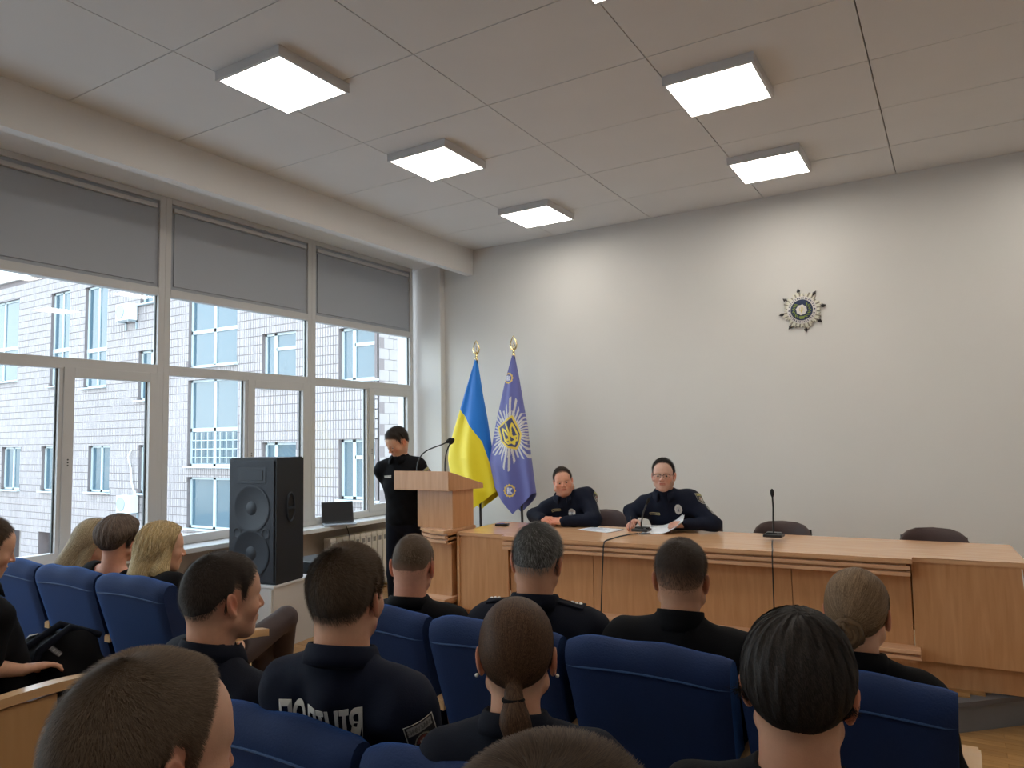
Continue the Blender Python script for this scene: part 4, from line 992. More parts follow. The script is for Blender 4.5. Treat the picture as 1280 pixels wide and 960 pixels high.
def person(loc, az, head, hrot, label, p, group=None):
    """loc: floor point below the hips; az: compass of the body (0=+y, clockwise); head: world position of the ear centre;
    hrot: (az, pitch down, roll) of the head in the world"""
    root = empty('person', (loc[0], loc[1], loc[2] if len(loc) > 2 else 0), R(-az), label, 'person', group)
    z0 = root.location.z; Rz = np.array(Matrix.Rotation(R(az), 3, 'Z'))
    tl = lambda w: Rz @ (np.array(w, float) - np.array([loc[0], loc[1], z0]))
    H = tl(head); RH = Rz @ rotm(-hrot[0], hrot[1], hrot[2]); s = p.get('s', 1.)
    T = np.eye(4); T[:3, :3] = RH * s; T[:3, 3] = H
    hf = lambda q: H + RH @ (np.array(q, float) * s)
    toh = lambda P: [ (RH[0, i] * (P[0] - H[0]) + RH[1, i] * (P[1] - H[1]) + RH[2, i] * (P[2] - H[2])) / s for i in range(3)]
    stand = p.get('stand', False); b = p.get('build', 1.); bw = p.get('wide', b)
    Pz = p.get('hipz', .97 if stand else .535); Pv = np.array([0, p.get('hipy', 0.), Pz])
    N = np.array(p['neck']) if 'neck' in p else H + np.array([0, -.03 * s, -.150 * s]) + p.get('nofs', np.zeros(3))
    u = (N - Pv); L = np.linalg.norm(u); u /= L
    sx = np.array([1., 0, 0]); sx = sx - sx.dot(u) * u; sx /= np.linalg.norm(sx); fy = np.cross(u, sx); Rm = np.stack([sx, fy, u], 1)
    at = lambda t, a=0, f=0: Pv + u * L * t + sx * a + fy * f
    sw = p.get('sw', .178) * bw
    sh = {q: at(.88, q * sw, -.01) + np.array([0, 0, p.get('shz', -.014)]) for q in (-1, 1)}
    arms = p.get('arms') or {}
    A = {}
    for q in (-1, 1):
        if q in arms: e, w, dd, nn, cu = arms[q]; e, w = tl(e), tl(w); dd, nn = Rz @ np.array(dd, float), Rz @ np.array(nn, float)
        elif stand: e, w, dd, nn, cu = sh[q] + (q * .05, -.02, -.28), sh[q] + (q * .07, .05, -.52), (0, .1, -1), (q, 0, 0), .4
        else: e, w, dd, nn, cu = sh[q] + (q * .06, .07, -.27), np.array([q * .14, .30, .625]), (-q * .25, 1, -.15), (0, 0, 1), .25
        A[q] = (np.array(e), np.array(w), dd, nn, cu)
    legs = {}
    for q in (-1, 1):
        if stand: legs[q] = (np.array([q * .09, 0, Pz - .04]), np.array([q * .10, .02, .50]), np.array([q * .105, -.01, .09]), np.array([q * .125, .15, .035]))
        else: legs[q] = (np.array([q * .095, .02, Pz - .01]), np.array([q * .12, .43, .52]), np.array([q * .12, .45, .10]), np.array([q * .13, .60, .04]))
    if 'legs' in p: legs.update({k: [np.array(v) for v in vv] for k, vv in p['legs'].items()})
    def torso(F, g, neck=True):
        F.ell(Pv + (0, 0, .03), (.165 * bw + g, .125 * b + g, .125 + g), .05); F.ell(at(.30), (.142 * bw + g, .112 * b + g, .17 + g), .06, Rm)
        F.ell(at(.60, 0, -.005), (.158 * bw + g, .112 * b + g, .20 + g), .05, Rm)
        if p.get('belly'): F.ell(at(.28, 0, .06), (.13 * bw + g, .10 + g, .13 + g), .06, Rm)
        if p.get('bust'):
            for q in (-1, 1): F.ell(at(.56, q * .07, .085), (.06 + g, .05 + g, .06 + g), .04, Rm)
        F.cap(at(.86, -sw + .03, -.012), at(.86, sw - .03, -.012), .058 * b + g, .058 * b + g, .05)
        for q in (-1, 1): F.cap(at(1.0, q * .035, -.01), at(.91, q * (sw - .02), -.012), .036 + g, .045 * b + g, .04)
    def arm(F, g, q, end=1., body=False):
        e, w = A[q][0], A[q][1]; F.cap(sh[q] - np.array([q * .012, 0, .012]), e, .050 * b + g, .040 * b + g, .06); ww = e + (w - e) * end if end > 0 else None
        if end > 0: F.cap(e, ww, .040 * b + g, (.040 + (.026 - .040) * end) * b + g, .02)
    head_r = .19 * s; res = p.get('res', .0045)
    lo = np.array([-.40, -.35, 0.]); hi = np.array([.40, .75, 0.]) ; hi[2] = H[2] + .22 * s
    allp = [H] + [a for q in (-1, 1) for a in (A[q][0], A[q][1])] + [v for q in (-1, 1) for v in legs[q]]
    lo = np.minimum(np.min(allp, 0) - .22, (-.3, -.22, -.01)); hi = np.maximum(np.max(allp, 0) + .22, (.3, .2, hi[2])); lo[2] = -.01
    fine = [(H + np.array([0, 0, -.01]), .145 * s, res)]
    hv = p.get('hands', ()); 
    for q in hv: fine.append((A[q][1] + vnorm(np.array(A[q][2])) * .08, .11, .0042))
    B = Field(lo, hi, .014, fine); torso(B, -.004)
    for q in (-1, 1):
        arm(B, -.002 if p.get('sleeve', 1.) >= 1 else 0, q, 1.)
        e, w, dd, nn, cu = A[q]
        for (a, c, ra, rb, k) in hand_prims(w, dd, nn, -q if False else -q, cu, p.get('hs', 1.)): B.cap(a, c, ra, rb, k)
        h_, k_, an, to = legs[q]; B.cap(h_, k_, .075 * b, .052 * b, .03); B.cap(k_, an, .050 * b, .034 * b, .02); B.cap(an + (0, 0, -.02), to, .035, .028, .02)
    nr = p.get('nr', .056); B.cap(N + (0, 0, -.05), hf((0, -.028, -.035)), (nr + .006) * s, nr * s, .03)
    B.cap(N + (0, -.012, -.02), hf((0, -.045, -.02)), nr * s * .9, nr * s * .85, .03)
    B.add(lambda P: head_sdf(toh(P), p) * s, H - .14 * s, H + .14 * s, .016, pad=.03)
    V, Q = B.mesh(); q_ = np.stack(toh([V[:, 0], V[:, 1], V[:, 2]]), -1); near = np.linalg.norm(q_, axis=1) < .19
    c = np.tile(np.array(p['skin'])[None], (len(V), 1)); c[near] = head_color(q_[near], p)
    for q in (-1, 1): d = np.linalg.norm(V - (A[q][1] + vnorm(np.array(A[q][2])) * .11), axis=1); k = np.exp(-(d / .08) ** 2)[:, None] * .4; c = c * (1 - k) + np.array(p['skin']) * (1.05, .68, .6) * k
    body = npmesh('body', V, Q, SKIN, root, True, c)
    # eyes
    if p.get('eyes', True):
        m = MB(); 
        for q in (-1, 1): m.ball((q * .031, .0785, .0035), .0118, 16, 12)
        o = m.build('eyes', EYEM, root, 180); me = o.data; n = len(me.vertices); E = np.zeros(n * 3); me.vertices.foreach_get('co', E); E = E.reshape(-1, 3)
        cx = np.sign(E[:, 0]) * .031; r = np.hypot(E[:, 0] - cx, E[:, 2] - .0025); col = np.tile([[.62, .58, .55]], (n, 1)); f = E[:, 1] > .079; col[f & (r < .0068)] = (.06, .05, .04); col[f & (r < .002)] = (.01, .01, .01)
        a = me.color_attributes.new('tone', 'FLOAT_COLOR', 'POINT'); cc = np.ones((n, 4), np.float32); cc[:, :3] = col; a.data.foreach_set('color', cc.ravel()); me.transform(Matrix(T.tolist()))
        rs = np.random.default_rng(5); m = MB()
        for q in (-1, 1):
            for k in range(70):
                t = rs.random(); x = q * (.012 + .034 * t); z = .0265 + .006 * math.sin(t * 2.6) + rs.normal(0, .0016); y = .0965 - .55 * (t * .034) - .1 * abs(z - .026); d_ = Vector((q * .008, -.0015, .003 - .004 * t)); m.tube([(x, y - .001, z), Vector((x, y + .0006, z)) + d_], [.0006, .0003], 3)
        o = m.build('eyebrows', mat('brow_%s' % p.get('brow', 'dark'), {'dark': (.03, .022, .018), 'fair': (.22, .14, .08)}[p.get('brow', 'dark')], .7), root); o.data.transform(Matrix(T.tolist()))
    if 'hair' in p: hair(p, root, T)
    # clothing
    nr_ = p.get('nr', .056)
    g = .011; S = Field(lo, hi, p.get('cres', .009)); torso(S, g)
    sl = p.get('sleeve', 1.)
    for q in (-1, 1):
        if sl >= 1: arm(S, g, q, .97)
        elif sl > 0: ee = sh[q] + (A[q][0] - sh[q]) * sl; S.cap(sh[q] - np.array([q * .012, 0, .012]), ee, .050 * b + g, .050 * b + g + .004, .06)
    if sl <= 0: pass
    if not p.get('bare'): tp_ = N + vnorm(np.array(hf((0, -.03, -.03))) - N) * .055; S.cap(N + (0, -.006, -.05), tp_, (nr_ + .006) * s + g, (nr_ + .002) * s + g * .8, .03)
    nc = p.get('ncut', nr_ + .006); nz_ = p.get('ncz', .052)
    X = S.pts((slice(None),) * 3); wv = .0035 * np.sin(X[2] * 55 + 14 * X[0] + 9 * X[1]) * np.sin(X[0] * 23 + X[2] * 11) + .0025 * np.sin(X[0] * 70 - X[2] * 40 + X[1] * 50)
    S.F = S.F + wv.astype(np.float32) * p.get('wr', .55)
    up = np.array(hf((0, -.03, -.03))); S.cap(N + vnorm(up - N) * nz_, up + (up - N) * .8, nc, nc + .03, .012, 'sub')
    S.F[:, :, :] = smax(S.F, ((Pz - (.08 if not stand else .02)) - X[2]) * np.ones_like(S.F), .01)
    V, Q = S.mesh(); m_sh = p['shirt']; shirt = npmesh('shirt', V, Q, m_sh, root, True)
    tr = Field((lo[0], lo[1], 0), (hi[0], hi[1], Pz + .32), .013)
    tr.ell(Pv + (0, 0, .02), (.165 * bw + .006, .125 * b + .006, .125 + .004), .05)
    for q in (-1, 1):
        h_, k_, an, to = legs[q]; tr.cap(h_, k_, .088 * b, .066 * b, .03); tr.cap(k_, an, .064 * b, .052 * b, .02)
    tx = tr.pts((slice(None),) * 3); tr.F = smax(tr.F, (tx[2] - (Pz + .06) - 3 * np.clip(tx[1] - .14, 0, 1)) * np.ones_like(tr.F), .01)
    V, Q = tr.mesh(); npmesh('trousers', V, Q, p.get('trousers', m_navy), root, True)
    for q in (-1, 1):
        h_, k_, an, to = legs[q]; f = Field(np.minimum(an, to) - .08, np.maximum(an, to) + .1, .010); f.cap(an + (0, -.02, -.045), to, .042, .037, .02); f.cap(an + (0, 0, 0.02), an + (0, 0, -.03), .045, .042, .02)
        fx = f.pts((slice(None),) * 3); f.F = smax(f.F, (min(0., an[2] - .1) + .004 - fx[2]) * np.ones_like(f.F), .004); V, Q = f.mesh(); npmesh('shoe', V, Q, m_shoe, root, True)
    me = shirt.data; bvh = BVHTree.FromPolygons([v.co.copy() for v in me.vertices], [tuple(pp.vertices) for pp in me.polygons])
    # collar
    if p.get('collar'):
        ck = p['collar']; hgt = ck.get('h', .036); axn = vnorm(up - N); rx, ry = ck.get('rx', nr + .016) * s, ck.get('ry', nr + .020) * s; gap = R(ck.get('gap', 16)); seg = 44
        n0 = N + axn * ck.get('z', .012) + np.array([0, ck.get('y', .0), 0]); f1 = np.array([0, 1, 0]) - axn[1] * axn; f1 = vnorm(f1 + axn * ck.get('tilt', -.25)); s1 = vnorm(np.cross(f1, np.cross([1., 0, 0], f1)))
        s1 = np.array([1., 0, 0]); V = []; fold = ck.get('fold', True); K = 8
        for i in range(seg + 1):
            t = gap + (2 * math.pi - 2 * gap) * i / seg; d = s1 * math.sin(t) * rx + f1 * math.cos(t) * ry; dn = vnorm(d); front = max(0, math.cos(t)) ** 3
            prof = [(-.002, -.02), (-.001, hgt * .5), (.001, hgt), (.005, hgt + .003), (.009, hgt - .003), (.013 + .004, hgt * .3), (.019 + .01 * front, -.012 - .03 * front), (.012 + .01 * front, -.012 - .03 * front)] if fold else [(-.003, -.02), (-.003, hgt * .5), (-.003, hgt), (0, hgt + .002), (.003, hgt), (.004, hgt * .5), (.006, 0), (.006, -.02)]
            for a, z in prof: V.append(n0 + d + dn * a + axn * z)
        F = []
        for i in range(seg):
            for j in range(K): a = i * K + j; b_ = i * K + (j + 1) % K; F.append((a, b_, b_ + K, a + K))
        F += [tuple(range(K))[::-1], tuple(seg * K + j for j in range(K))]
        npmesh('collar', V, F, ck.get('m', m_sh), root, True)
    return dict(root=root, shirt=shirt, bvh=bvh, N=N, H=H, T=T, at=at, sh=sh, A=A, u=u, fy=fy, sx=sx, hf=hf, Rz=Rz, tl=tl)
def projector(pd_, O, right, upv, out, off=.002):
    O = Vector(O); r = Vector(right).normalized(); o = Vector(out).normalized(); upv = o.cross(r).normalized() if upv is None else Vector(upv).normalized()
    def f(co):
        q = O + r * co[0] + upv * co[1]; hit = pd_['bvh'].ray_cast(q + o * .25, -o, .5)
        b = hit[0] if hit[0] is not None else f.last + (q - f.lq)
        f.last = b.copy(); f.lq = q.copy()
        return b + o * (off + co[2])
    f.last = O.copy(); f.lq = O.copy(); return f
def patch(name, pd_, O, right, out, w, h, paint, parent, n=40, shape=None, off=.002, m=None, upv=None, clampd=.014):
    "painted cloth or metal badge lying on the shirt; paint(u,v) gives colours, shape(u,v) the outline, u and v in -1..1"
    f = projector(pd_, O, right, upv, out, off); V = []; uv = []
    for j in range(n + 1):
        for i in range(n + 1):
            u_, v_ = i / n * 2 - 1, j / n * 2 - 1; V.append(f((u_ * w / 2, v_ * h / 2, 0))); uv.append((u_, v_))
    ov = np.array(Vector(out).normalized()); V = np.array([tuple(v) for v in V]); dd = V @ ov; md = np.median(dd); V = list(V + np.outer(np.clip(dd, md - clampd, md + clampd) - dd, ov))
    uv = np.array(uv); ins = shape(uv[:, 0], uv[:, 1]) if shape else np.ones(len(uv), bool); F = []
    for j in range(n):
        for i in range(n):
            a = j * (n + 1) + i; q = (a, a + 1, a + n + 2, a + n + 1)
            if all(ins[k] for k in q): F.append(q)
    used = sorted({k for q in F for k in q}); mp = {k: i for i, k in enumerate(used)}; V = np.array([tuple(v) for v in V])[used]; F = [tuple(mp[k] for k in q) for q in F]
    c = paint(uv[used, 0], uv[used, 1]); o = npmesh(name, V, F, m or mat('badge_cloth', (.5, .5, .5), .6, attr='tone'), parent, True, c)
    sm = o.modifiers.new('thickness', 'SOLIDIFY'); sm.thickness = .0012; sm.offset = 1; return o
m_navy = mat('navy_cloth', (.006, .0075, .015), .85, spec=.18, noise=.12, nscale=6, bump=.25, bscale=400)
m_navy2 = mat('navy_shirt_cloth', (.006, .009, .022), .8, spec=.18, noise=.12, nscale=6, bump=.25, bscale=400)
m_blk = mat('black_cloth', (.004, .004, .0055), .85, spec=.15, noise=.12, nscale=6, bump=.25, bscale=400)
m_shoe = mat('shoe_leather', (.01, .01, .01), .35)
FAIR = (.64, .36, .235); TAN = (.55, .30, .19); PINK = (.66, .34, .235)
BR = (.085, .054, .034); DK = (.014, .012, .012); GY = (.09, .085, .08); LB = (.10, .075, .05)
def wz(x, y, z): return (x, y, EYE + z)
# --- front row of the middle block
c_uni = dict(h=.034, gap=14, fold=True)
a = person((-1.88, 2.42, 0), -12, wz(-1.86, 2.27, -.508), (-24, 14, 2), 'balding man with cropped hair in black jacket before the podium',
  dict(skin=PINK, male=True, res=.0035, eyes=True, shirt=m_blk, collar=dict(h=.03, gap=16), build=1.05, fat=.002,
       hair=dict(style='buzz', t=.005, side=.003, col=(.13, .088, .058), n=9000, L=.007, lift=.9, front=.085, nape=-.055, fade0=-.055, fadew=.07, K=1, w=.0009)))
g_ = person((-1.32, 2.42, 0), -12, wz(-1.29, 2.26, -.447), (-16, 18, 3), 'grey haired man in dark uniform shirt with shoulder straps',
  dict(skin=TAN, res=.0035, shirt=m_navy, collar=dict(h=.04, gap=12), build=1.1, wide=1.12, fat=.003, s=1.02,
       hair=dict(style='short', t=.014, side=.006, col=(.075, .07, .065), n=12000, L=.016, lift=.55, K=2, w=.0010, grey=.55, nape=-.06, seed=8)))
f_ = person((-.80, 2.42, 0), -5, wz(-.768, 2.26, -.462), (-12, 4, 1), 'broad man with faded dark haircut and black stand collar shirt',
  dict(skin=TAN, res=.003, shirt=m_blk, collar=dict(h=.045, gap=8, fold=False), build=1.1, wide=1.1, s=.96, fat=.004, ear=30,
       hair=dict(style='short', t=.014, side=.003, col=(.050, .034, .026), n=14000, L=.013, lift=.6, K=2, w=.0010, nape=-.055, fade0=-.02, fadew=.075, seed=4)))
b_ = person((-.27, 2.42, 0), -4, wz(-.262, 2.25, -.508), (4, 4, 0), 'fair haired woman with a twisted bun and black top',
  dict(skin=FAIR, male=False, stubble=0, res=.0032, shirt=m_blk, collar=dict(h=.035, gap=12, fold=True), build=.92, wide=.9, nr=.048, s=.95, brow='fair',
       hair=dict(style='tie', t=.012, side=.009, col=(.15, .095, .055), light=(.30, .20, .12), n=11000, L=.05, lift=.1, K=5, w=.0011, nape=-.065, tie=(-.012, -.125, -.03), seed=6, jit=.08)))
def bun(pp, c, r, col, n=26):
    m = MB(); rs = np.random.default_rng(2)
    for k in range(n):
        a0 = rs.random() * 6.28; tilt = rs.normal(0, .45); pts = []; rr = r * (.25 + .75 * (k / n)); ph = rs.random() * 6.28
        for i in range(15):
            t = a0 + i * .34; d = .018 * math.sin(t * 2 + ph); pts.append((c[0] + rr * math.cos(t), c[1] - .016 * (1.35 - k / n) + .010 * math.sin(t + ph) - d * .3, c[2] + rr * .85 * math.sin(t) + d * tilt))
        m.tube(pts, [.0035 + .0045 * math.sin(math.pi * i / 14) for i in range(15)], 6)
    m.ball((c[0], c[1] + .004, c[2]), (r * .95, .020, r * .8), 16, 12)
    o = m.build('hair_bun', HAIRM, pp['root'], 180); me = o.data; nv = len(me.vertices); ca = me.color_attributes.new('tone', 'FLOAT_COLOR', 'POINT'); cc = np.ones((nv, 4), np.float32)
    cc[:, :3] = np.array(col) * (.6 + .6 * np.repeat(rs.random((nv // 90 + 1, 1)), 90, 0)[:nv]); ca.data.foreach_set('color', cc.ravel()); me.transform(Matrix(pp['T'].tolist()))
bun(b_, (-.010, -.122, -.035), .043, (.14, .088, .05))
o = MB().tube([(-.018 + .014 * math.cos(t), -.118 - .003 * math.sin(t), -.088 + .014 * math.sin(t)) for t in (2 * math.pi * k / 24 for k in range(25))], .0022, 6).build('gold_ring', m_gold, b_['root'], 60); o.data.transform(Matrix(b_['T'].tolist()))
# --- second row
pr = person((-1.86, 1.56, 0), 6, wz(-1.755, 1.32, -.435), (12, 4, 0), 'young man in profile with shaved dark hair and navy polo shirt',
  dict(skin=FAIR, res=.0028, shirt=m_navy, collar=dict(h=.030, gap=20), build=.93, wide=.95, stubble=.15, ear=20, nr=.053,
       hair=dict(style='buzz', t=.007, side=.005, col=(.050, .037, .030), n=26000, L=.008, lift=.8, K=1, w=.0008, front=.080, temple=.006, nape=-.062, res=.0035)))
po = person((-1.36, 1.56, 0), -12, wz(-1.292, 1.33, -.392), (-16, 2, 0), 'man with thick brown hair in navy shirt with white back lettering',
  dict(skin=FAIR, res=.0028, shirt=m_navy2, collar=dict(h=.034, gap=18, rx=.076, ry=.08), build=1.0, wide=.97, sleeve=.75, ear=22, nr=.062, s=.97,
       hair=dict(style='short', t=.018, side=.006, back=.002, col=BR, n=45000, L=.012, lift=.75, K=2, w=.0008, lump=.0006, light=(.13, .095, .068), jit=.3, nape=-.068, swirl=.9, seed=9, front=.085, grav=.2, res=.0035)))
py_ = person((-.84, 1.56, 0), -18, wz(-.800, 1.31, -.455), (-27, 6, 0), 'woman with long brown ponytail and pearl earring in navy shirt',
  dict(skin=FAIR, male=False, stubble=0, res=.003, shirt=m_navy, collar=dict(h=.030, gap=18), build=.9, wide=.95, nr=.047, s=.93, eyes=True, ear=14,
       hair=dict(style='pony', t=.009, side=.006, col=(.050, .026, .015), light=(.11, .060, .034), n=20000, L=.075, lift=.06, K=6, w=.0012, nape=-.052, ear0=0, tie=(0, -.112, -.050), tail=(.10, .05, -1.), jit=.05, seed=12,
                 extra=[((0, -.108, -.050), (.004, -.128, -.10), .018, .026, 'c', .014), ((.004, -.128, -.10), (.026, -.125, -.17), .026, .030, 'c', .02), ((.026, -.125, -.17), (.070, -.11, -.25), .030, .014, 'c', .02)])))
o = MB().tube([(.019 * math.cos(t), -.113 - .004, -.068 + .004 * math.sin(t)) if False else (.0195 * math.cos(t), -.114 + .0195 * math.sin(t), -.062) for t in (2 * math.pi * k / 20 for k in range(21))], .005, 6).build('hair_tie', m_blk, py_['root'], 60); o.data.transform(Matrix(py_['T'].tolist()))
for q in (-1, 1): o = MB().ball((q * .089, -.010, -.036), .0045, 10, 8).build('pearl_earring', mat('pearl', (.8, .78, .74), .2), py_['root'], 180); o.data.transform(Matrix(py_['T'].tolist()))
dk = person((-.29, 1.54, 0), -6, wz(-.238, 1.25, -.413), (-7, 8, 3), 'person with thick black hair over an undercut and black shirt',
  dict(skin=(.52, .28, .18), res=.003, shirt=m_blk, collar=dict(h=.012, gap=0.5, fold=False, z=.006, rx=.078, ry=.082, tilt=-.4), build=.98, wide=1.0, ear=34, s=.95,
       hair=dict(style='bowl', t=.016, side=.011, back=.006, soft=.022, col=(.016, .013, .012), light=(.034, .027, .023), n=38000, L=.042, lift=.08, K=5, w=.0012, lump=.0016, nape=-.052, front=.08, swirl=.7, grav=.25, seed=5, crown=(.012, -.055, .14), res=.0035, jit=.22)))
# --- third row
nr_ = person((-.84, .73, 0), -2, wz(-.806, .508, -.362), (3, 9, 0), 'nearest man at lower left seen past his brown buzz cut',
  dict(skin=(.60, .34, .23), res=.0023, s=.94, shirt=m_navy, collar=dict(h=.03, gap=16), build=1.0, stubble=.2, ear=16,
       hair=dict(style='buzz', t=.008, side=.006, col=(.135, .095, .066), n=60000, L=.009, lift=.7, K=2, w=.0006, front=.100, temple=-.008, nape=-.065, soft=.02, res=.003, jit=.2, fwd=.3)))
bt = person((-.28, .73, 0), -3, wz(-.236, .43, -.334), (-10, 2, 0), 'person whose short brown hair rises from the bottom edge of the picture',
  dict(skin=(.5, .3, .22), res=.003, shirt=m_navy, collar=dict(h=.03, gap=16), build=1.0,
       hair=dict(style='short', t=.013, side=.008, col=(.055, .036, .024), n=60000, L=.012, lift=.4, K=2, w=.0007, nape=-.065, res=.0035, seed=14)))
# --- window side block
m_pink = mat('pink_knit', (.45, .17, .15), .9, noise=.25, nscale=40, bump=.6, bscale=90)
w1 = person((-4.38, 2.34, 0), 10, wz(-4.19, 2.30, -.555), (18, 22, 0), 'woman with long ash blonde hair and glasses leaning forward in pink top',
  dict(skin=FAIR, male=False, stubble=0, res=.0045, shirt=m_pink, build=.95, wide=.95, nr=.048, s=.97, brow='fair', bust=True, ncut=.062,
       hair=dict(style='long', t=.016, side=.015, col=(.27, .20, .115), light=(.50, .40, .26), n=9000, L=.14, lift=.05, K=8, w=.0022, nape=-.09, wave=.3, jit=.08, seed=21,
                 extra=[((0, -.055, -.02), (0, -.10, -.22), .068, .060, 'c', .03), ((.062, -.015, .02), (.074, -.03, -.16), .024, .026, 'c', .02), ((-.062, -.015, .02), (-.074, -.03, -.16), .024, .026, 'c', .02)])))
w2 = person((-3.84, 2.34, 0), -5, wz(-3.77, 2.20, -.51), (-18, 6, 0), 'woman with short grey brown hair and wide necked black top',
  dict(skin=PINK, male=False, stubble=0, res=.0042, shirt=m_blk, build=1.02, wide=1.0, nr=.052, s=.94, bare=True, ncut=.105, ncz=-.01, fat=.002, bust=True,
       hair=dict(style='bowl', t=.030, side=.020, back=.012, col=(.11, .078, .062), light=(.22, .165, .135), n=12000, L=.045, lift=.06, K=5, w=.0018, lump=.002, nape=-.055, swirl=.1, grav=.5, seed=3)))
m_brn = mat('brown_trousers', (.050, .032, .032), .8, noise=.1, nscale=8, bump=.2, bscale=200)
w3 = person((-3.29, 2.36, 0), 4, wz(-3.445, 2.23, -.535), (16, 8, -3), 'woman with shoulder length golden blonde hair and black jacket near the aisle',
  dict(skin=FAIR, male=False, stubble=0, res=.004, shirt=m_blk, build=.95, wide=.98, nr=.047, s=.99, brow='fair', bust=True, trousers=m_brn, ncut=.06, arms={1: ((-3.10, 2.30, .80), (-3.26, 2.50, .76), (-.6, .8, 0), (0, 0, 1), .3)},
       legs={1: [(.10, .02, .53), (.05, .46, .68), (-.16, .60, .32), (-.20, .76, .26)]},
       hair=dict(style='long', t=.020, side=.020, col=(.44, .31, .14), light=(.74, .58, .34), n=15000, L=.11, lift=.07, K=8, w=.0022, lump=.003, nape=-.09, wave=.5, jit=.08, seed=22, part=-.01, face=(0, .10, -.04), facer=(.060, .060, .11),
                 extra=[((0, -.06, -.02), (0, -.080, -.13), .070, .066, 'c', .03), ((.060, .0, .03), (.078, -.012, -.13), .030, .032, 'c', .02), ((-.060, .0, .03), (-.078, -.012, -.13), .030, .032, 'c', .02), ((.075, -.02, -.10), (.085, -.01, -.16), .035, .02, 'c', .02)])))
ed = person((-3.42, 1.54, 0), 4, wz(-3.345, 1.40, -.415), (6, 18, 0), 'person in black seated at the left edge behind the folded black vest',
  dict(skin=FAIR, res=.004, shirt=m_blk, build=.95, collar=dict(h=.03, gap=14), hands=(1,), sleeve=.8,
       arms={1: (wz(-3.19, 1.34, -.84), wz(-3.27, 1.52, -.905), (.10, 1, -.02), (-.15, 0, 1), .18)},
       hair=dict(style='short', t=.012, side=.006, col=BR, n=6000, L=.015, lift=.5, K=2, w=.0015)))
# --- officers at the table and by the podium
TZ = TT
P1 = dict(skin=PINK, res=.0036, s=.93, fat=.012, stubble=.25, shirt=m_navy2, build=1.16, wide=1.12, belly=True, hipz=.54, hands=(-1, 1), nr=.062, collar=dict(h=.026, gap=24), cres=.008,
       arms={-1: ((-2.54, 5.40, TZ + .060), (-2.770, 5.295, TZ + .045), (-1, -.12, .05), (.1, -.5, .85), .75), 1: ((-3.13, 5.44, TZ + .065), (-2.985, 5.33, TZ + .050), (.85, -.35, .05), (-.1, -.35, .85), .55)},
       hair=dict(style='short', t=.014, side=.006, col=(.045, .032, .026), n=7000, L=.014, lift=.5, K=2, w=.0014, front=.100, fwd=.5))
s1 = person((-2.77, 5.76, PF), 158, wz(-2.845, 5.45, -.385), (152, 5, 9), 'heavier officer with clasped hands seated at the left of the table', P1)
P2 = dict(skin=(.58, .35, .27), res=.0034, s=1.03, fat=.003, stubble=.25, shirt=m_navy2, build=1.10, wide=1.12, hipz=.54, hands=(-1, 1), nr=.058, collar=dict(h=.034, gap=26), cres=.008, ear=30,
       arms={1: ((-2.27, 5.50, TZ + .13), (-2.20, 5.37, TZ + .060), (.15, -.9, -.1), (-.45, -.3, .8), .85), -1: ((-1.58, 5.44, TZ + .065), (-1.775, 5.37, TZ + .060), (-1, -.22, -.02), (.1, -.35, .9), .50)},
       hair=dict(style='short', t=.015, side=.005, col=(.022, .018, .016), n=8000, L=.013, lift=.6, K=2, w=.0012, front=.104, fwd=.4))
s2 = person((-1.92, 5.76, PF), 170, wz(-1.955, 5.42, -.325), (166, -2, 0), 'officer with glasses and pen seated in the middle of the table', P2)
m = MB()
for q in (-1, 1):
    pts = [(q * .033 + .024 * math.copysign(abs(math.cos(t)) ** .7, math.cos(t)), .1035, .003 + .0145 * math.copysign(abs(math.sin(t)) ** .7, math.sin(t))) for t in (2 * math.pi * k / 24 for k in range(25))]
    m.tube(pts, .0013, 6, False).tube([(q * .057, .103, .010), (q * .072, .085, .010), (q * .084, .0, .008), (q * .083, -.02, -.004)], .0014, 6)
    m.box(q * .033 - .024, q * .033 + .024, .1025, .1045, .0145, .0185)
m.tube([(-.010, .104, .008), (0, .107, .010), (.010, .104, .008)], .0014, 6)
o = m.build('glasses', m_black, s2['root'], 60); o.data.transform(Matrix(s2['T'].tolist()))
m = MB()
for q in (-1, 1):
    pts = [(q * .033 + .024 * math.cos(t), .106, .0 + .017 * math.sin(t)) for t in (2 * math.pi * k / 24 for k in range(25))]
    m.tube(pts, .0011, 6, False).tube([(q * .057, .104, .006), (q * .074, .085, .008), (q * .085, -.01, .006)], .0012, 6)
m.tube([(-.010, .106, .004), (0, .109, .006), (.010, .106, .004)], .0012, 6)
o = m.build('glasses', m_gold, w1['root'], 60); o.data.transform(Matrix(w1['T'].tolist()))
tag(MB().tube([(-2.175, 5.235, TZ + .010), (-2.178, 5.265, TZ + .065), (-2.18, 5.29, TZ + .110)], [.0015, .0045, .004], 8).build('pen', m_black), 'dark pen held upright in the fingers of the officer with glasses', 'pen')
st_ = person((-4.14, 4.95, 0), 165, wz(-4.165, 4.88, -.035), (192, 34, 0), 'standing officer looking down behind the podium with hands behind his back',
  dict(skin=FAIR, res=.0036, s=1.0, stubble=.2, shirt=m_blk, stand=True, hipz=.93, build=1.0, wide=1.0, collar=dict(h=.028, gap=24), cres=.008, sw=.185,
       arms={1: (wz(-4.40, 5.02, -.41), wz(-4.27, 5.10, -.60), (.85, .1, -.25), (0, 1, 0), .5), -1: (wz(-3.87, 5.04, -.41), wz(-4.0, 5.10, -.60), (-.85, .1, -.25), (0, 1, 0), .5)},
       hair=dict(style='short', t=.018, side=.006, col=(.040, .030, .024), n=7000, L=.018, lift=.4, K=2, w=.0014, front=.085, fwd=.5)))
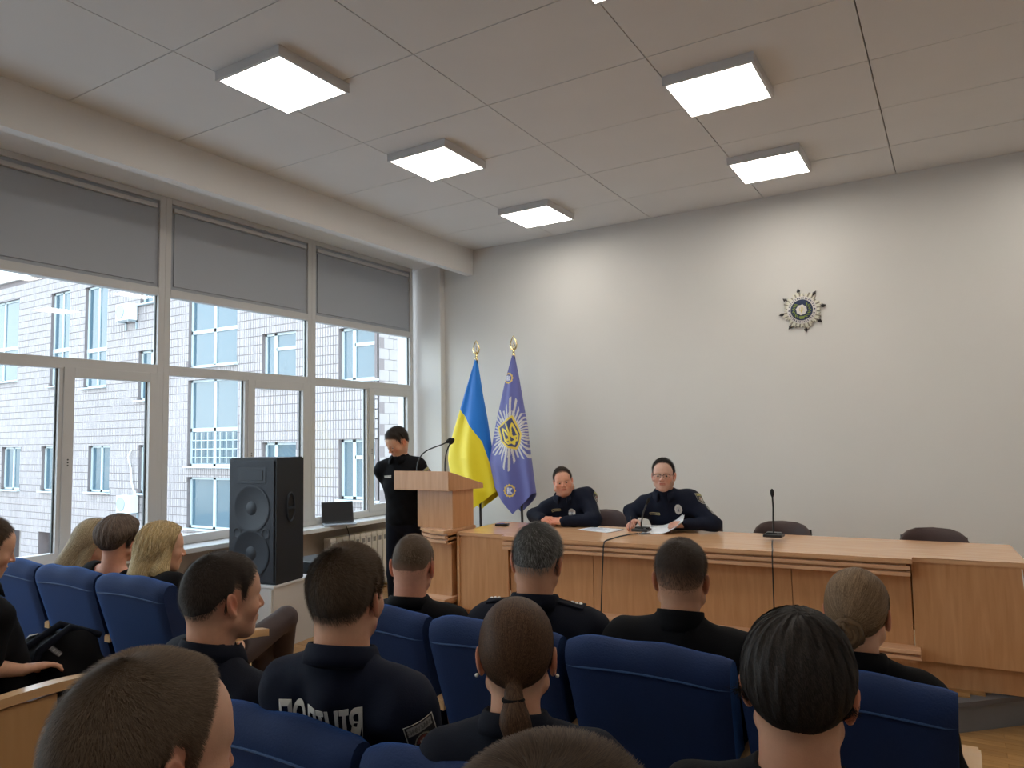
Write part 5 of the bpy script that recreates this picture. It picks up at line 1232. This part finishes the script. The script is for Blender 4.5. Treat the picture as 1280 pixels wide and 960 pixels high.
# --- lettering, patches, badges
BLK = np.array([.012, .012, .016]); WHT = np.array([.62, .61, .56])
def shield(u, v): return (np.abs(u) < 1) & (v > -1 + .9 * np.abs(u) ** 2.2) & (v < 1 - .0 * u)
def patch_paint(u, v):
    c = np.tile(BLK[None], (len(u), 1)); edge = (np.abs(u) > .90) | (v > .93) | (v < -1 + .9 * np.abs(u) ** 2.2 + .13); c[edge] = WHT * .8
    bar = (v > .45) & (v < .86) & (np.abs(u) < .82); c[bar] = WHT * .55
    k = bar & (v > .53) & (v < .78) & (((u * 5.4) % 1) > .22) & (((u * 16.2 + v * 4) % 1) < .55); c[k] = BLK
    r = np.hypot(u, (v + .20) * 1.15); c[(r < .62) & (r > .54)] = (.35, .33, .25); c[(r < .5) & (v > -.1)] = (.20, .05, .04)
    star = r < .30 + .06 * np.cos(8 * np.arctan2(v + .2, u)); c[star] = (.55, .50, .42); c[r < .16] = (.05, .06, .15); c[r < .08] = WHT; return c
root = po['root']; at = po['at']
Ob = at(.865, -.026, -.10); fn = projector(po, Ob, -po['sx'] * -1, None, -po['fy'], .0025)
Rr, Uu, Oo = Vector(po['sx']), Vector(po['u']), Vector(-po['fy'])
pj_ = projector(po, Ob, Rr, Uu, Oo, .0045); fn = lambda c: pj_((c[0] * .52 + c[1] * .10, c[1] + c[0] * .015, c[2]))
text_on('back_lettering', 'ПОЛІЦІЯ', .098, mat('letter_grey', (.68, .66, .60), .6), None, root, .0034, fn)
sd_ = Vector(po['A'][1][0] - po['sh'][1]).normalized(); Oa = Vector(po['sh'][1]) + sd_ * .05
out = Vector((.62, -.78, 0)); out = (out - out.dot(sd_) * sd_).normalized(); rt = sd_.cross(out).normalized() * 1
patch('sleeve_patch', po, Oa, rt if rt.dot(Vector((1, 1, 0))) > 0 else -rt, out, .075, .098, patch_paint, root, 56, shield, upv=-sd_)
sd_ = Vector(po['A'][-1][0] - po['sh'][-1]).normalized(); Oa = Vector(po['sh'][-1]) + sd_ * .10; out = Vector((-.8, -.6, 0)); out = (out - out.dot(sd_) * sd_).normalized()
patch('sleeve_patch', po, Oa, -sd_.cross(out), out, .08, .10, patch_paint, root, 40, shield, upv=-sd_)
def strap(pp, q, col=m_navy):
    f = projector(pp, Vector(pp['at'](.95, q * .115, -.01)), Vector(pp['sx']), Vector(pp['fy']), Vector((0, 0, 1)), .002); V = []
    b = MB().box(-.062, .062, -.026, .026, 0, .006, .002); bmesh.ops.subdivide_edges(b.bm, edges=b.bm.edges[:], cuts=3)
    for v in b.bm.verts: v.co = f(v.co)
    o = b.build('shoulder_strap', col, pp['root'], 40)
    b = MB()
    for k in range(3): b.lathe([(.007, 0), (.004, .003), (0, .004)], (q * (.02 + k * .014), 0, .008), 6)
    for v in b.bm.verts: v.co = f(v.co)
    b.build('rank_star', mat('star_silver', (.6, .6, .6), .4, metal=.6), o)
for q in (-1, 1): strap(g_, q)
f = projector(g_, Vector(g_['at'](.80, .17, 0)), Vector((0, 1, 0)), Vector((0, 0, 1)), Vector((1, -.3, 0)))
m_bdg = mat('badge_metal', (.5, .5, .5), .4, attr='tone', metal=.2)
def oval(u, v): return u * u + v * v < 1
def star_paint(u, v):
    r = np.hypot(u, v); a = np.arctan2(v, u); c = np.tile([[.66, .67, .66]], (len(u), 1)); c[(np.cos(a * 16) > .3) & (r > .55)] = (.45, .46, .46); c[r < .5] = (.50, .52, .55); c[(np.abs(u) < .12) & (v < .25) & (v > -.35)] = (.08, .09, .12); c[(r < .5) & (r > .43)] = (.2, .2, .22); return c
def tape_paint(u, v):
    c = np.tile([[.34, .30, .16]], (len(u), 1)); c[(np.abs(v) < .5) & (((u * 6) % 1) < .55) & (np.abs(u) < .85)] = (.04, .04, .04); c[(np.abs(v) < .12)] *= 1.3; return c
def off_patch(u, v):
    c = patch_paint(u, v); bar = (v > .45) & (v < .86) & (np.abs(u) < .82); c[bar & (c[:, 0] > .2)] = (.45, .42, .16); return c
def digits(u, v): c = np.tile(BLK[None], (len(u), 1)); c[(np.abs(u) < .7) & (((v * 4) % 1) < .62) & (((u * 2.2 + v * 9) % 1) < .6)] = WHT; return c
for pp in (s1, s2):
    X_, U_, O_ = Vector(pp['sx']), Vector(pp['u']), Vector(pp['fy'])
    patch('chest_badge', pp, Vector(pp['at'](.86 if pp is s2 else .93, -.095 if pp is s2 else -.075, 0)), -X_, O_, .058, .078, star_paint, pp['root'], 30, oval, .004, m_bdg, U_)
    patch('name_tape', pp, Vector(pp['at'](.84 if pp is s2 else .93, .095 if pp is s2 else .08, 0)), -X_, O_, .085, .020, tape_paint, pp['root'], 24, None, .003, None, U_)
    sd_ = Vector(pp['A'][-1][0] - pp['sh'][-1]).normalized(); out = Vector((-1.0, .55, 0)); out = (out - out.dot(sd_) * sd_).normalized(); r_ = (-sd_).cross(out)
    patch('sleeve_patch', pp, Vector(pp['sh'][-1]) + sd_ * .045, r_, out, .085, .10, off_patch, pp['root'], 40, shield, .003, None, -sd_)
    patch('sleeve_tab', pp, Vector(pp['sh'][-1]) + sd_ * .16, r_, out, .030, .10, digits, pp['root'], 30, None, .003, None, -sd_)
pp = st_; X_, U_, O_ = Vector(pp['sx']), Vector(pp['u']), Vector(pp['fy'])
patch('name_tape', pp, Vector(pp['at'](.76, .075, 0)), -X_, O_, .075, .018, lambda u, v: np.where(((np.abs(v) < .5) & (((u * 6) % 1) < .4))[:, None], BLK[None], WHT[None]), pp['root'], 24, None, .003, None, U_)
patch('chest_badge', pp, Vector(pp['at'](.74, -.09, 0)), -X_, O_, .05, .06, lambda u, v: np.where((np.hypot(u, v) > .6)[:, None], np.array([[.05, .05, .06]]), np.array([[.25, .24, .22]])), pp['root'], 24, shield, .003, None, U_)
sd_ = Vector(pp['A'][-1][0] - pp['sh'][-1]).normalized(); out = Vector((-1.0, .35, 0)); out = (out - out.dot(sd_) * sd_).normalized()
patch('sleeve_patch', pp, Vector(pp['sh'][-1]) + sd_ * .09, (-sd_).cross(out), out, .08, .095, off_patch, pp['root'], 36, shield, .003, None, -sd_)

# --- folded vest on the lap of the person at the left edge
vt = empty('folded_vest', (-3.42, 1.70, .59), R(-4), 'bulky folded black vest resting on the lap of the person at the left edge', 'vest')
F_ = Field((-.26, -.22, -.06), (.28, .30, .36), .009); F_.ell((0, .02, .09), (.22, .13, .15), .05); F_.ell((.09, .06, .17), (.10, .09, .10), .05); F_.ell((-.09, .0, .10), (.12, .11, .12), .05); F_.ell((.12, .12, .04), (.12, .10, .09), .05)
X = F_.pts((slice(None),) * 3); F_.F = F_.F + (.006 * np.sin(X[0] * 40 + X[2] * 25) * np.sin(X[1] * 30 + X[2] * 30)).astype(np.float32); F_.F = smax(F_.F, (-.0 - X[2]) * np.ones_like(F_.F), .02)
V, Q = F_.mesh(); vo = npmesh('vest_body', V, Q, m_blk, vt, True)
vb = dict(bvh=BVHTree.FromPolygons([v.co.copy() for v in vo.data.vertices], [tuple(q.vertices) for q in vo.data.polygons]))
patch('lettered_tab', vb, (.12, -.02, .19), (1, .1, -.35), (.5, -1, .5), .075, .02, lambda u, v: np.where(((np.abs(v) < .6) & (((u * 5) % 1) < .6))[:, None], np.array([[.3, .3, .3]]), np.array([[.08, .08, .09]])), vt, 24, None, .003)
MB().tube([(-.18, -.075, .17), (-.10, -.105, .14), (0, -.10, .13), (.06, -.08, .15)], .0035, 6).build('piping', mat('piping_grey', (.16, .17, .18), .5), vt, 60)
MB().box(-.035, .035, -.018, .018, 0, .006, .002, M=Matrix.Translation((-.10, -.04, .215)) @ Matrix.Rotation(R(-32), 4, 'Y')).build('white_tag', m_paper, vt)
for k in (-1, 1): MB().tube([(.02 + k * .05, -.12, .06), (.03 + k * .06, -.08, .20), (.06 + k * .05, .03, .275), (.08 + k * .04, .15, .22)], [.016, .018, .018, .014], 8).build('strap', m_navy, vt, 60)
